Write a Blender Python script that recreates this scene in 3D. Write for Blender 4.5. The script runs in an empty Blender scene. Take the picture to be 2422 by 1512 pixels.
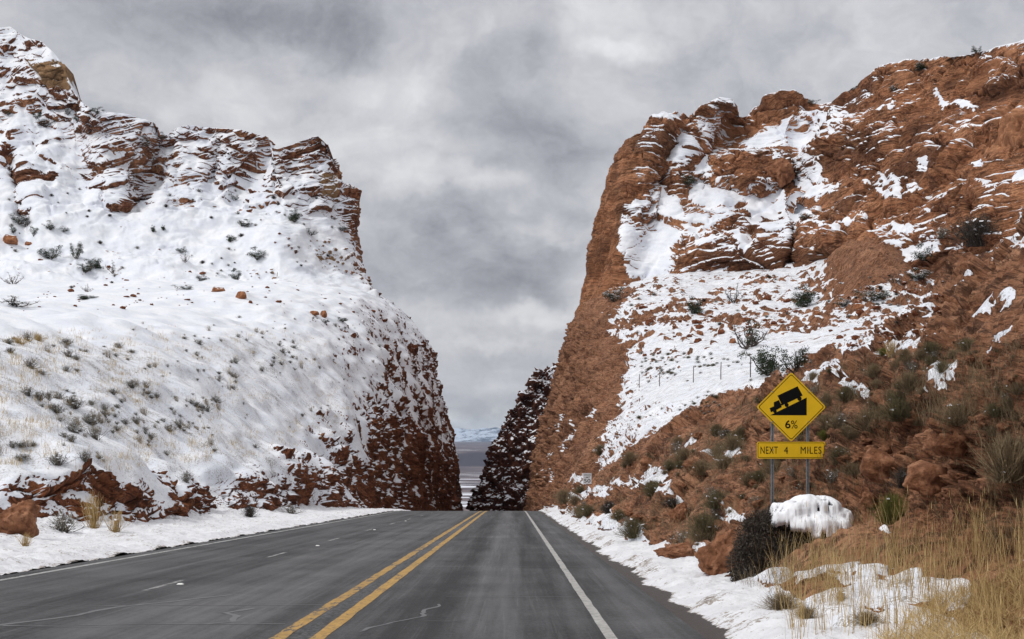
import bpy, bmesh, math, random
import numpy as np
from mathutils import Vector, Matrix

# ------------------------------------------------------------------ camera, world, sun, exposure
scene = bpy.context.scene
col = scene.collection
F, CX, HY, W, H = 3363.0, 1211.0, 1030.0, 2422.0, 1512.0      # measuring frame: focal length, centre, horizon, size
cam_d = bpy.data.cameras.new("camera")
cam = bpy.data.objects.new("camera", cam_d); col.objects.link(cam)
cam.location = (0, 0, 0); cam.rotation_euler = (math.radians(90), 0, 0)
cam_d.lens = 36.0 * F / W; cam_d.sensor_width = 36.0
cam_d.shift_y = (HY - H / 2) / W
cam_d.clip_start = 0.1; cam_d.clip_end = 200000
scene.camera = cam

SUN_EL, SUN_AZ = math.radians(50), math.radians(242)          # azimuth clockwise from +Y
sun_d = bpy.data.lights.new("sun", 'SUN'); sun = bpy.data.objects.new("sun", sun_d); col.objects.link(sun)
sun_d.energy = 1.8; sun_d.angle = math.radians(14); sun_d.color = (1.0, 0.97, 0.93)
sdir = Vector((math.sin(SUN_AZ) * math.cos(SUN_EL), math.cos(SUN_AZ) * math.cos(SUN_EL), math.sin(SUN_EL)))
sun.rotation_euler = sdir.to_track_quat('Z', 'Y').to_euler()

class NT:
    """tiny node-tree helper"""
    def __init__(s, tree): s.t = tree; s.n = tree.nodes; s.l = tree.links
    def new(s, typ, **kw):
        n = s.n.new(typ)
        for k, v in kw.items():
            if k.startswith('i_'): n.inputs[k[2:].replace('_', ' ')].default_value = v
            else: setattr(n, k, v)
        return n
    def link(s, a, b): s.l.new(a, b)
    def setin(s, sock, v):
        if isinstance(v, bpy.types.NodeSocket): s.l.new(v, sock)
        else: sock.default_value = v
    def math(s, op, a, b=0.0, c=None, clamp=False):
        n = s.n.new('ShaderNodeMath'); n.operation = op; n.use_clamp = clamp
        s.setin(n.inputs[0], a); s.setin(n.inputs[1], b)
        if c is not None: s.setin(n.inputs[2], c)
        return n.outputs[0]
    def vmath(s, op, a, b=None, scale=None):
        n = s.n.new('ShaderNodeVectorMath'); n.operation = op
        s.setin(n.inputs[0], a)
        if b is not None: s.setin(n.inputs[1], b)
        if scale is not None: s.setin(n.inputs['Scale'], scale)
        return n.outputs['Value'] if op in ('DISTANCE', 'LENGTH', 'DOT_PRODUCT') else n.outputs[0]
    def noise(s, vec, scale, detail=4, rough=0.5, dist=0.0, color=False):
        n = s.n.new('ShaderNodeTexNoise'); s.setin(n.inputs['Vector'], vec)
        n.inputs['Scale'].default_value = scale; n.inputs['Detail'].default_value = detail
        n.inputs['Roughness'].default_value = rough; n.inputs['Distortion'].default_value = dist
        return n.outputs['Color'] if color else n.outputs['Fac']
    def remap(s, v, a, b, c=0.0, d=1.0, smooth=True):
        n = s.n.new('ShaderNodeMapRange'); n.interpolation_type = 'SMOOTHSTEP' if smooth else 'LINEAR'
        s.setin(n.inputs[0], v)
        for i, x in enumerate((a, b, c, d)): s.setin(n.inputs[i + 1], x)
        return n.outputs[0]
    def mix(s, f, a, b, mode='MIX'):
        n = s.n.new('ShaderNodeMix'); n.data_type = 'RGBA'; n.blend_type = mode
        s.setin(n.inputs[0], f); s.setin(n.inputs[6], a); s.setin(n.inputs[7], b)
        return n.outputs[2]
    def ramp(s, v, stops):
        n = s.n.new('ShaderNodeValToRGB'); s.setin(n.inputs[0], v)
        e = n.color_ramp.elements
        e[0].position, e[0].color = stops[0][0], (*stops[0][1], 1); e[1].position, e[1].color = stops[-1][0], (*stops[-1][1], 1)
        for p, c in stops[1:-1]:
            x = e.new(p); x.color = (*c, 1)
        return n.outputs[0]

def rgb(c): return (c[0], c[1], c[2], 1.0)
def dirvec(px, py):
    v = Vector(((px - CX) / F, 1.0, (HY - py) / F)); return v.normalized()

world = bpy.data.worlds.new("World"); scene.world = world; world.use_nodes = True
def build_world():
    t = NT(world.node_tree); t.n.clear()
    out = t.new('ShaderNodeOutputWorld'); bg = t.new('ShaderNodeBackground')
    sky = t.new('ShaderNodeTexSky'); sky.sky_type = 'NISHITA'; sky.sun_disc = False
    sky.sun_elevation = SUN_EL; sky.sun_rotation = SUN_AZ; sky.dust_density = 2.0
    tc = t.new('ShaderNodeTexCoord'); d = tc.outputs['Generated']
    sep = t.new('ShaderNodeSeparateXYZ'); t.link(d, sep.inputs[0]); z = sep.outputs[2]
    # clouds seen from below: squeezed a little with height, more so close to the horizon
    comb = t.new('ShaderNodeCombineXYZ'); t.link(sep.outputs[0], comb.inputs[0]); t.link(sep.outputs[1], comb.inputs[1])
    t.link(t.math('MULTIPLY', t.math('POWER', t.math('MAXIMUM', z, 0.0), 0.8), 1.25), comb.inputs[2])
    p = comb.outputs[0]
    warp = t.vmath('SCALE', t.vmath('SUBTRACT', t.noise(p, 7.0, 5, 0.6, color=True), (0.5, 0.5, 0.5)), scale=0.12)
    pw = t.vmath('ADD', p, warp)
    n1 = t.noise(pw, 5.0, 6, 0.5, 0.0)
    n2 = t.noise(pw, 14.0, 8, 0.62, 0.0)
    v = t.math('ADD', 0.545, t.math('MULTIPLY', t.math('SUBTRACT', n1, 0.5), 0.60))
    v = t.math('ADD', v, t.math('MULTIPLY', t.math('SUBTRACT', n2, 0.5), 0.62))
    # cloud masses, each at its own bearing and height in the sky
    dw = t.vmath('ADD', d, t.vmath('SCALE', t.vmath('SUBTRACT', t.noise(d, 9.0, 5, 0.6, color=True), (0.5, 0.5, 0.5)), scale=0.085))
    blobs = [(930, 330, 230, 70, .18), (1060, 430, 180, 42, .24), (1290, 545, 120, 26, .12), (480, 230, 360, 90, .12), (930, 190, 120, 60, .16), (1480, 130, 100, 26, .20),
             (1350, 60, 300, 60, .05), (1150, 260, 190, 60, -.12), (1120, 140, 160, 60, -.08), (560, 60, 260, 70, -.08), (780, 80, 130, 80, -.12), (1120, 620, 230, 60, -.19), (1230, 695, 190, 36, -.18),
             (1010, 560, 120, 40, -.08), (960, 745, 110, 30, .07), (1240, 745, 110, 20, .12), (1150, 850, 170, 36, -.09), (1150, 940, 160, 22, -.07), (1130, 800, 120, 12, .08),
             (1130, 1004, 300, 26, .42), (1330, 330, 160, 90, -.12), (1800, 150, 500, 80, -.06), (1200, 500, 60, 20, .1)]
    for (x, y, rx, ry, a) in blobs:
        c = dirvec(x, y)
        df = t.vmath('MULTIPLY', t.vmath('SUBTRACT', dw, tuple(c)), (F / rx, F / max(rx, ry), F / ry))
        g = t.remap(t.vmath('LENGTH', df), 0.15, 1.6, a, 0.0)
        v = t.math('ADD', v, g)
    v = t.math('ADD', v, t.remap(z, 0.32, 0.95, 0.0, 0.42))
    # the step above brightens the overcast towards the zenith, out of view
    v = t.math('MAXIMUM', v, 0.13)
    tint = t.ramp(v, [(0.0, (0.93, 0.94, 1.06)), (0.45, (0.965, 0.97, 1.05)), (0.7, (1.0, 1.0, 1.03)), (1.0, (1.0, 1.0, 1.0))])
    warm = t.remap(z, 0.0, 0.035, 1.0, 0.0)
    tint = t.mix(t.math('MULTIPLY', warm, 0.7), tint, (1.03, 1.0, 0.93, 1))
    vc = t.new('ShaderNodeCombineXYZ')
    for i in range(3): t.link(v, vc.inputs[i])
    cl = t.vmath('MULTIPLY', tint, vc.outputs[0])
    cl = t.vmath('SCALE', cl, scale=1.0 / 0.1)
    m = t.mix(0.93, sky.outputs[0], cl)
    t.link(m, bg.inputs[0]); bg.inputs[1].default_value = 0.1
    t.link(bg.outputs[0], out.inputs[0])
build_world()

scene.view_settings.view_transform = 'Standard'; scene.view_settings.look = 'None'
scene.view_settings.exposure = 0.0; scene.view_settings.gamma = 1.0
scene.cycles.max_bounces = 6; scene.cycles.diffuse_bounces = 3; scene.cycles.volume_bounces = 0
scene.cycles.use_denoising = True
scene.cycles.sample_clamp_indirect = 10

# ------------------------------------------------------------------ numpy noise
RNG = np.random.default_rng(7)
LAT = (RNG.random((64, 64, 64)).astype(np.float32) * 2 - 1).ravel()
JIT = RNG.random((32, 32, 32, 4)).astype(np.float32).reshape(-1, 4)
_a, _b = 0.61, 0.93
ROT = (np.array([[math.cos(_a), -math.sin(_a), 0], [math.sin(_a), math.cos(_a), 0], [0, 0, 1]]) @
       np.array([[1, 0, 0], [0, math.cos(_b), -math.sin(_b)], [0, math.sin(_b), math.cos(_b)]])).astype(np.float32)

def vnoise(p):
    i = np.floor(p); f = (p - i).astype(np.float32); i = i.astype(np.int64)
    f = f * f * f * (f * (f * 6 - 15) + 10)
    i0 = i & 63; i1 = (i + 1) & 63
    x0, y0, z0 = i0[..., 0] * 4096, i0[..., 1] * 64, i0[..., 2]
    x1, y1, z1 = i1[..., 0] * 4096, i1[..., 1] * 64, i1[..., 2]
    fx, fy, fz = f[..., 0], f[..., 1], f[..., 2]
    def L(a, b, t): return a + (b - a) * t
    c00 = L(LAT[x0 + y0 + z0], LAT[x1 + y0 + z0], fx); c10 = L(LAT[x0 + y1 + z0], LAT[x1 + y1 + z0], fx)
    c01 = L(LAT[x0 + y0 + z1], LAT[x1 + y0 + z1], fx); c11 = L(LAT[x0 + y1 + z1], LAT[x1 + y1 + z1], fx)
    return L(L(c00, c10, fy), L(c01, c11, fy), fz)

def fbm(p, octv=4, seed=0.0, gain=0.5, ridged=False):
    q = np.asarray(p, dtype=np.float64) @ ROT + seed * 7.31 + 100
    s = np.zeros(q.shape[:-1], np.float32); a = 1.0; tot = 0
    for _ in range(octv):
        n = vnoise(q)
        if ridged: n = 1 - 2 * np.abs(n)
        s += a * n; tot += a; a *= gain
        q = (q @ ROT) * 2.03 + 17.7
    return s / tot * (1.6 if not ridged else 1.0)

def worley(p, seed=0):
    """F1, F2, random of the nearest cell, vector to its centre"""
    p = np.asarray(p, dtype=np.float64) + 50 + seed * 3.7
    i = np.floor(p).astype(np.int64)
    f1 = np.full(p.shape[:-1], 9.0, np.float32); f2 = f1.copy(); cid = np.zeros(p.shape[:-1], np.float32)
    vec = np.zeros(p.shape, np.float32)
    for dx in (-1, 0, 1):
        for dy in (-1, 0, 1):
            for dz in (-1, 0, 1):
                c = i + np.array([dx, dy, dz])
                h = ((c[..., 0] & 31) * 1024 + (c[..., 1] & 31) * 32 + (c[..., 2] & 31))
                j = JIT[h]
                v = (c + j[..., :3] - p).astype(np.float32)
                dd = np.sqrt((v * v).sum(-1))
                closer = dd < f1
                f2 = np.where(closer, f1, np.minimum(f2, dd))
                cid = np.where(closer, j[..., 3], cid)
                vec = np.where(closer[..., None], v, vec)
                f1 = np.where(closer, dd, f1)
    return f1, f2, cid, vec

def facets(P, size, seed, amp, tilt, crack, cw=0.07, warp=None, ew=0.10):
    """angular blocks: every cell is a tilted flat face, stepped from its neighbours, with an open joint between"""
    q = P / np.array(size, float)
    if warp is not None: q = q + warp
    f1, f2, cid, vec = worley(q, seed)
    r = JIT[(cid * 32767).astype(np.int64) % len(JIT), :3] - .5
    e = sstep(0, ew, f2 - f1)
    return (amp * (cid - .5) + tilt * (vec * r).sum(-1)) * e - crack * (1 - np.clip((f2 - f1) / cw, 0, 1))

def sstep(a, b, x):
    t = np.clip((x - a) / (b - a), 0, 1); return t * t * (3 - 2 * t)

def blur(a, k):
    """separable box blur twice, edges held"""
    for _ in range(2):
        for ax in (0, 1):
            pad = [(0, 0)] * a.ndim; pad[ax] = (k + 1, k)
            b = np.cumsum(np.pad(a, pad, mode='edge').astype(np.float64), axis=ax)
            n = a.shape[ax]
            hi = np.take(b, np.arange(2 * k + 1, 2 * k + 1 + n), axis=ax); lo = np.take(b, np.arange(0, n), axis=ax)
            a = ((hi - lo) / (2 * k + 1))
    return a

def normals(P):
    du = np.gradient(P, axis=0); dv = np.gradient(P, axis=1)
    n = np.cross(du, dv); n /= np.linalg.norm(n, axis=-1, keepdims=True) + 1e-9
    return n

def proj(P):
    y = np.maximum(P[..., 1], 0.5)
    return CX + P[..., 0] / y * F, HY - P[..., 2] / y * F

def hermite(C, u):
    """C (n, ...) control values at integer knots, u sample params -> monotone-ish cubic"""
    n = C.shape[0]; C = np.asarray(C, float)
    d = np.diff(C, axis=0); m = np.zeros_like(C)
    m[1:-1] = np.where(d[1:] * d[:-1] > 0, 2 * d[1:] * d[:-1] / (d[1:] + d[:-1] + 1e-12 * np.sign(d[1:] + 1e-30)), 0)
    m[0] = d[0]; m[-1] = d[-1]
    i = np.clip(np.floor(u).astype(int), 0, n - 2); t = (u - i).reshape((-1,) + (1,) * (C.ndim - 1))
    h00 = 2 * t**3 - 3 * t**2 + 1; h10 = t**3 - 2 * t**2 + t; h01 = -2 * t**3 + 3 * t**2; h11 = t**3 - t**2
    return h00 * C[i] + h10 * m[i] + h01 * C[i + 1] + h11 * m[i + 1]

def station_loft(ctrl, nu, nv, floor_w=0.25):
    """ctrl (stations, rows, 3) -> (nu, nv, 3), samples spread evenly over the visible size"""
    ctrl = np.array(ctrl, float)
    U, V = ctrl.shape[:2]
    g = hermite(ctrl, np.linspace(0, U - 1, 300)); g = np.swapaxes(hermite(np.swapaxes(g, 0, 1), np.linspace(0, V - 1, 200)), 0, 1)
    px, py = proj(g)
    vis = ((px > -60) & (px < 2482) & (py > -60) & (py < 1572)).astype(float)
    def spread(ax, n, K):
        d = np.hypot(np.diff(px, axis=ax), np.diff(py, axis=ax)); d = np.minimum(d, 40)
        v = np.take(vis, range(1, vis.shape[ax]), axis=ax)
        w = (d * (0.06 + v)).mean(axis=1 - ax); w = w + w.mean() * floor_w
        c = np.concatenate([[0], np.cumsum(w)]); c /= c[-1]
        return np.interp(np.linspace(0, 1, n), c, np.linspace(0, K - 1, len(c)))
    us = spread(0, nu, U); vs = spread(1, nv, V)
    g = hermite(ctrl, us); return np.swapaxes(hermite(np.swapaxes(g, 0, 1), vs), 0, 1)

def img3(a):
    a = np.asarray(a, float); X = (a[..., 0] - CX) * a[..., 2] / F; Z = (HY - a[..., 1]) * a[..., 2] / F
    return np.stack([X, a[..., 2], Z], -1)

def curve(pts, n, smooth=False):
    """pts (s, px, py, Y) sampled at n even s"""
    a = np.array(pts, float); s = (a[:, 0] - a[0, 0]) / (a[-1, 0] - a[0, 0]); t = np.linspace(0, 1, n)
    return np.stack([np.interp(t, s, a[:, k]) for k in (1, 2, 3)], -1)

def coons(B, T, L, R, nu, nv):
    """curves bottom/top over u, left/right over v, in measured (px, py, depth) -> world"""
    b, tp, l, r = curve(B, nu), curve(T, nu), curve(L, nv), curve(R, nv)
    def soft(c, k):
        k = int(k); q = np.concatenate([2 * c[0] - c[k:0:-1], c, 2 * c[-1] - c[-2:-k - 2:-1]]); w = np.hanning(2 * k + 1); w /= w.sum()
        return np.stack([np.convolve(q[:, i], w, 'valid') for i in range(3)], -1)
    ts, ls, rs = soft(tp, nu // 9), soft(l, nv // 9), soft(r, nv // 9)
    dT, dL, dR = tp - ts, l - ls, r - rs; dT[0] = dT[-1] = dL[0] = dL[-1] = dR[0] = dR[-1] = 0
    tp, l, r = tp - dT, l - dL, r - dR
    u = np.linspace(0, 1, nu)[:, None, None]; v = np.linspace(0, 1, nv)[None, :, None]
    S = (1 - v) * b[:, None] + v * tp[:, None] + (1 - u) * l[None] + u * r[None] \
        - ((1 - u) * (1 - v) * b[0] + u * (1 - v) * b[-1] + (1 - u) * v * tp[0] + u * v * tp[-1])
    return S + dT[:, None] * v ** 3.5 + dL[None] * (1 - u) ** 14 + dR[None] * u ** 14

def poly_sd(px, py, pts):
    """signed distance to polygon, positive inside"""
    pts = np.array(pts, float); n = len(pts)
    d = np.full(px.shape, 1e18); ins = np.zeros(px.shape, bool)
    for i in range(n):
        a, b = pts[i], pts[(i + 1) % n]
        e = b - a; wx, wy = px - a[0], py - a[1]
        t = np.clip((wx * e[0] + wy * e[1]) / (e @ e + 1e-9), 0, 1)
        d = np.minimum(d, (wx - e[0] * t)**2 + (wy - e[1] * t)**2)
        c = ((a[1] > py) != (b[1] > py)) & (px < (b[0] - a[0]) * (py - a[1]) / (b[1] - a[1] + 1e-12) + a[0])
        ins ^= c
    d = np.sqrt(d); return np.where(ins, d, -d)

def ell(px, py, x, y, rx, ry, rot=0.0):
    c, s = math.cos(rot), math.sin(rot)
    dx, dy = px - x, py - y
    return 1 - np.sqrt(((dx * c + dy * s) / rx)**2 + ((-dx * s + dy * c) / ry)**2)

# ------------------------------------------------------------------ object helpers
def tag(o, label=None, cat=None, group=None, kind=None):
    if label: o['label'] = label
    if cat: o['category'] = cat
    if group: o['group'] = group
    if kind: o['kind'] = kind
    return o

def mesh_obj(name, verts, faces, mat, parent=None, smooth=False, attrs=None, edges=()):
    me = bpy.data.meshes.new(name)
    verts = np.asarray(verts, np.float32).reshape(-1, 3)
    if isinstance(faces, np.ndarray):
        nf, k = faces.shape
        me.vertices.add(len(verts)); me.vertices.foreach_set('co', verts.ravel())
        me.loops.add(nf * k); me.loops.foreach_set('vertex_index', faces.ravel().astype(np.int32))
        me.polygons.add(nf); me.polygons.foreach_set('loop_start', np.arange(0, nf * k, k, dtype=np.int32))
        me.update(calc_edges=True)
    else:
        me.from_pydata(verts.tolist(), list(edges), faces)
    if attrs:
        for k_, v_ in attrs.items():
            at = me.attributes.new(k_, 'FLOAT', 'POINT'); at.data.foreach_set('value', np.asarray(v_, np.float32).ravel())
    if smooth: me.polygons.foreach_set('use_smooth', np.ones(len(me.polygons), bool))
    mats = mat if isinstance(mat, (list, tuple)) else [mat]
    for m in mats: me.materials.append(m)
    o = bpy.data.objects.new(name, me); col.objects.link(o)
    if parent is not None: o.parent = parent
    return o

def grid_obj(name, P, mat, attrs=None, parent=None):
    nu, nv = P.shape[:2]
    idx = np.arange(nu * nv).reshape(nu, nv)
    f = np.stack([idx[:-1, :-1], idx[1:, :-1], idx[1:, 1:], idx[:-1, 1:]], -1).reshape(-1, 4)
    return mesh_obj(name, P.reshape(-1, 3), f, mat, parent, True, attrs)

def empty(name, loc=(0, 0, 0), rz=0.0, **kw):
    o = bpy.data.objects.new(name, None); col.objects.link(o)
    o.location = loc; o.rotation_euler = (0, 0, rz); o.empty_display_size = 0.2
    return tag(o, **kw)

def new_mat(name):
    m = bpy.data.materials.new(name); m.use_nodes = True
    t = NT(m.node_tree); b = t.n['Principled BSDF']
    return m, t, b

def rock_mat(name, cols, dark=(0.035, 0.016, 0.011), scale=1.0, lam=1.0, varnish=0.3, snowy=True, tan=None, flute=False, bumpd=0.12, spread=0.16, finew=.5, stain=0.0):
    """sandstone with laminations along the bedding attribute, under patchy snow held in the 'snow' attribute"""
    m, t, b = new_mat(name)
    tc = t.new('ShaderNodeTexCoord'); P = tc.outputs['Object']
    big = t.noise(P, 0.11 * scale, 5, 0.6, 0.4); med = t.noise(P, 0.9 * scale, 6, 0.62, 0.3); fine = t.noise(P, 7.0 * scale, 5, 0.65)
    c = t.ramp(t.math('ADD', t.math('MULTIPLY', big, 0.55), t.math('MULTIPLY', med, 0.45)), [(0.36, cols[0]), (0.49, cols[1]), (0.60, cols[2])])
    bed = t.new('ShaderNodeAttribute', attribute_name='bed').outputs['Fac']
    bv = t.new('ShaderNodeCombineXYZ'); t.link(bed, bv.inputs[2])
    sc = t.vmath('SCALE', P, scale=0.06); bvv = t.vmath('ADD', bv.outputs[0], sc)
    l1 = t.noise(bvv, 1.7 * lam, 4, 0.6); l2 = t.noise(bvv, 7.0 * lam, 4, 0.65)
    c = t.mix(t.math('MULTIPLY', t.remap(l1, 0.44, 0.62), 0.45), c, rgb(cols[2]))
    c = t.mix(t.math('MULTIPLY', t.remap(l2, 0.50, 0.60), 0.75), c, rgb(tuple(x * 0.45 for x in cols[0])))
    # dark desert varnish hanging in vertical streaks
    mp = t.new('ShaderNodeMapping'); mp.inputs['Scale'].default_value = (0.7, 0.7, 0.10 if not flute else 0.05); t.link(P, mp.inputs[0])
    vs = t.noise(mp.outputs[0], 0.9 * scale, 5, 0.65)
    c = t.mix(t.remap(t.noise(bvv, 18.0 * lam, 3, 0.6), 0.52, 0.58, 0, .65), c, rgb(tuple(x * 0.32 for x in cols[0])))
    c = t.mix(t.math('MULTIPLY', t.remap(vs, 0.50, 0.66), varnish), c, rgb(dark))
    c = t.mix(t.remap(fine, 0.44, 0.66, 0.0, 0.5), c, rgb(tuple(x * 0.45 for x in cols[1])))
    c = t.mix(t.remap(t.noise(P, 2.6 * scale, 4, 0.7), 0.53, 0.66, 0.0, 0.55), c, rgb(tuple(min(1, x * 1.15) for x in cols[2])))
    if tan is not None:
        ta = t.new('ShaderNodeAttribute', attribute_name='tan').outputs['Fac']
        tf = t.remap(t.math('ADD', ta, t.math('MULTIPLY', t.math('SUBTRACT', med, 0.5), 0.8)), 0.35, 0.65)
        c = t.mix(tf, c, t.mix(t.remap(fine, 0.3, 0.7), rgb(tan), rgb(tuple(x * 0.6 for x in tan))))
    if stain:
        mp2 = t.new('ShaderNodeMapping'); mp2.inputs['Scale'].default_value = (1, 1, 2.6); t.link(bvv, mp2.inputs[0]); mp3 = t.new('ShaderNodeMapping'); mp3.inputs['Scale'].default_value = (.055, .05, .11); t.link(P, mp3.inputs[0])
        sn_ = t.noise(mp3.outputs[0], 1.0, 6, .62, .3)
        c = t.mix(t.math('MULTIPLY', t.remap(sn_, .50, .60), stain), c, rgb(tuple(x * .5 for x in cols[0])))
        c = t.mix(t.remap(sn_, .46, .36, 0, .45), c, rgb(cols[2]))
    hgt = t.math('ADD', t.math('MULTIPLY', fine, finew), t.math('ADD', t.math('MULTIPLY', l2, 0.9), t.math('MULTIPLY', med, 0.8)))
    if snowy:
        sn = t.new('ShaderNodeAttribute', attribute_name='snow').outputs['Fac']
        e = t.math('ADD', t.math('SUBTRACT', t.noise(P, 3.2 * scale, 5, 0.7), 0.5), t.math('MULTIPLY', t.math('SUBTRACT', fine, 0.5), 0.5))
        f = t.remap(t.math('ADD', sn, t.math('MULTIPLY', e, spread * 2.2)), 0.46, 0.54)
        gr = t.new('ShaderNodeAttribute', attribute_name='grassy').outputs['Fac']
        gf = t.math('MULTIPLY', gr, t.remap(t.math('ADD', t.noise(P, 9.0 * scale, 3, 0.8, 0.6), t.math('MULTIPLY', t.noise(P, 0.8 * scale, 3, .6), .5)), .78, .88))
        sc2 = t.mix(t.remap(t.noise(P, 0.35 * scale, 4, 0.6), 0.3, 0.7), (0.70, 0.73, 0.80, 1), (0.83, 0.845, 0.88, 1))
        c = t.mix(f, c, sc2)
        c = t.mix(t.math('MULTIPLY', gf, f), c, (.20, .17, .13, 1))
        sh = t.math('ADD', t.math('MULTIPLY', t.noise(P, 1.6 * scale, 4, 0.55), 0.7), 0.8)
        hm = t.new('ShaderNodeMix'); t.setin(hm.inputs[0], f); t.setin(hm.inputs[2], hgt); t.setin(hm.inputs[3], sh); hgt = hm.outputs[0]
        t.link(t.remap(f, 0, 1, 0.9, 0.55, False), b.inputs['Roughness'])
    else: b.inputs['Roughness'].default_value = 0.9
    t.link(c, b.inputs['Base Color'])
    bp = t.new('ShaderNodeBump'); bp.inputs['Strength'].default_value = 0.9; bp.inputs['Distance'].default_value = bumpd * 1.5 / scale
    t.link(hgt, bp.inputs['Height']); t.link(bp.outputs[0], b.inputs['Normal'])
    b.inputs['Specular IOR Level'].default_value = 0.25
    return m
# ------------------------------------------------------------------ road geometry
SL, Y0, K2 = 0.0393, 112.0, 0.0004
def road_z(y): return -1.67 - SL * y - K2 * np.maximum(np.asarray(y, float) - Y0, 0)**2 * (1 / (1 + np.maximum(np.asarray(y, float) - Y0 - 60, 0) * 0.012))
def road_x(y): return -0.000009 * np.maximum(np.asarray(y, float) - 150, 0)**2 * 6      # bends away to the left past the crest

# ------------------------------------------------------------------ rock surfaces
def finish(name, P0, N, Pd, th, nscore, mat, snow_t=0.15, bk=3, edge=0.10, extra=None, grassy=None, sharp=1.0, bed=None, tan=None, label='', k=3.0, soft_nz=1):
    n1 = normals(Pd); sgn = 1.0 if (n1 * N).sum(-1).mean() > 0 else -1.0
    nz = sgn * n1[..., 2]
    n2 = normals(blur(Pd, bk)); nzs = sgn * n2[..., 2]
    score = 0.5 + ((0.6 * nz + 0.4 * nzs) - th) * k * 0.5 + nscore
    m = np.clip(score, 0, 1)
    ms = sstep(0.42, 0.62, blur(m, 1))[..., None]
    Ps = blur(Pd, bk) + np.array([0, 0, 1.0]) * snow_t
    P = Pd * (1 - ms) + Ps * ms
    at = {'snow': m, 'bed': bed if bed is not None else Pd[..., 2]}
    if tan is not None: at['tan'] = tan
    if grassy is not None: at['grassy'] = grassy
    o = grid_obj(name, P, mat, at)
    tag(o, label=label, kind='structure')
    return o, P, m

def saw(t, w, seed):
    """outward growth up a bed, cut back at its top; each bed with its own reach"""
    q = t / w; k = np.floor(q); f = q - k
    r = JIT[(np.int64(k) * 733 + seed * 97) % len(JIT), 3]
    return np.where(f < 0.86, f / 0.86, (1 - f) / 0.14) * (0.25 + 0.9 * r)

def clear_of(P, N):
    return N * np.where((N * -P).sum(-1).mean() < 0, -1, 1)

# colours, linear albedo
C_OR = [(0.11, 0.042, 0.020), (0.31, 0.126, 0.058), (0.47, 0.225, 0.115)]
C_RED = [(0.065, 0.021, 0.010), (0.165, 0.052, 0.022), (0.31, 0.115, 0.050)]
C_SOIL = [(0.09, 0.037, 0.019), (0.245, 0.105, 0.053), (0.42, 0.215, 0.122)]
C_SHADED = [(0.032, 0.012, 0.008), (0.085, 0.028, 0.016), (0.17, 0.058, 0.030)]  # far wall past the crest: its shade is put into the albedo

# ---- left bank and cut wall -------------------------------------------------
A_ST = {
 20: [(-17,-6),(-17.2,-2.5),(-18,-.6),(-20,.2),(-24,2.4),(-30,4.6),(-37,6),(-45,7),(-62,8),(-75,6)],
 45: [(-17,-6.5),(-17.2,-3.4),(-18,-1.5),(-20,-.5),(-24,1.8),(-30,4),(-37,5.6),(-45,6.6),(-62,7.6),(-80,6)],
 60: [(-16.2,-7),(-16.5,-4),(-17.4,-1.7),(-19.5,-.7),(-23.5,1.7),(-29,4.0),(-36,5.8),(-44,7),(-60,8),(-80,6.5)],
 80: [(-15.9,-8),(-16.2,-4.8),(-17,-2.4),(-19,-1),(-23,1.8),(-29,4.8),(-36,6.9),(-44,8),(-60,9),(-80,8)],
 100: [(-15.5,-9),(-15.7,-5.6),(-16.4,-2.7),(-18.5,-1),(-23,2.4),(-29,5.8),(-36,8.2),(-44,9.4),(-60,10.2),(-85,9)],
 130: [(-15,-10),(-15.2,-6.9),(-16,-3),(-17.8,-.4),(-22.5,4.4),(-29,8.3),(-36,10.3),(-44,11.4),(-60,12.2),(-90,12)],
 160: [(-14.8,-13),(-15,-9),(-15.9,0),(-17.5,3.6),(-22,8.8),(-28,12),(-34,13.2),(-42,13.9),(-60,14.4),(-95,14)],
 200: [(-14.4,-18),(-14.6,-12),(-15.3,-1.5),(-16.6,4.5),(-20.4,11.5),(-25,16),(-30,18.3),(-37,19.6),(-52,20),(-95,20)],
 245: [(-14,-24),(-14.1,-16),(-14.7,-3),(-15.8,5),(-18.8,14),(-22.2,19.5),(-26,22.8),(-32,25),(-46,26),(-95,26)],
 290: [(-13.2,-30),(-13.3,-20),(-13.9,-5),(-15.2,4),(-17.8,13.5),(-20,20),(-23.4,24.6),(-28,28),(-38,30),(-95,31)],
 330: [(-12.6,-34),(-12.7,-22),(-13.3,-6),(-14.9,2.2),(-17.6,12.6),(-19.3,20.4),(-22.3,24.8),(-25.4,29.2),(-31.5,32.2),(-90,34)],
 352: [(-19,-36),(-19,-24),(-19.5,-8),(-21,1),(-24,11),(-26,18),(-29,22),(-33,27),(-40,30),(-95,33)],
 400: [(-45,-40),(-45,-30),(-46,-14),(-48,-4),(-51,5),(-54,12),(-57,17),(-60,22),(-66,25),(-110,30)],
}
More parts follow.
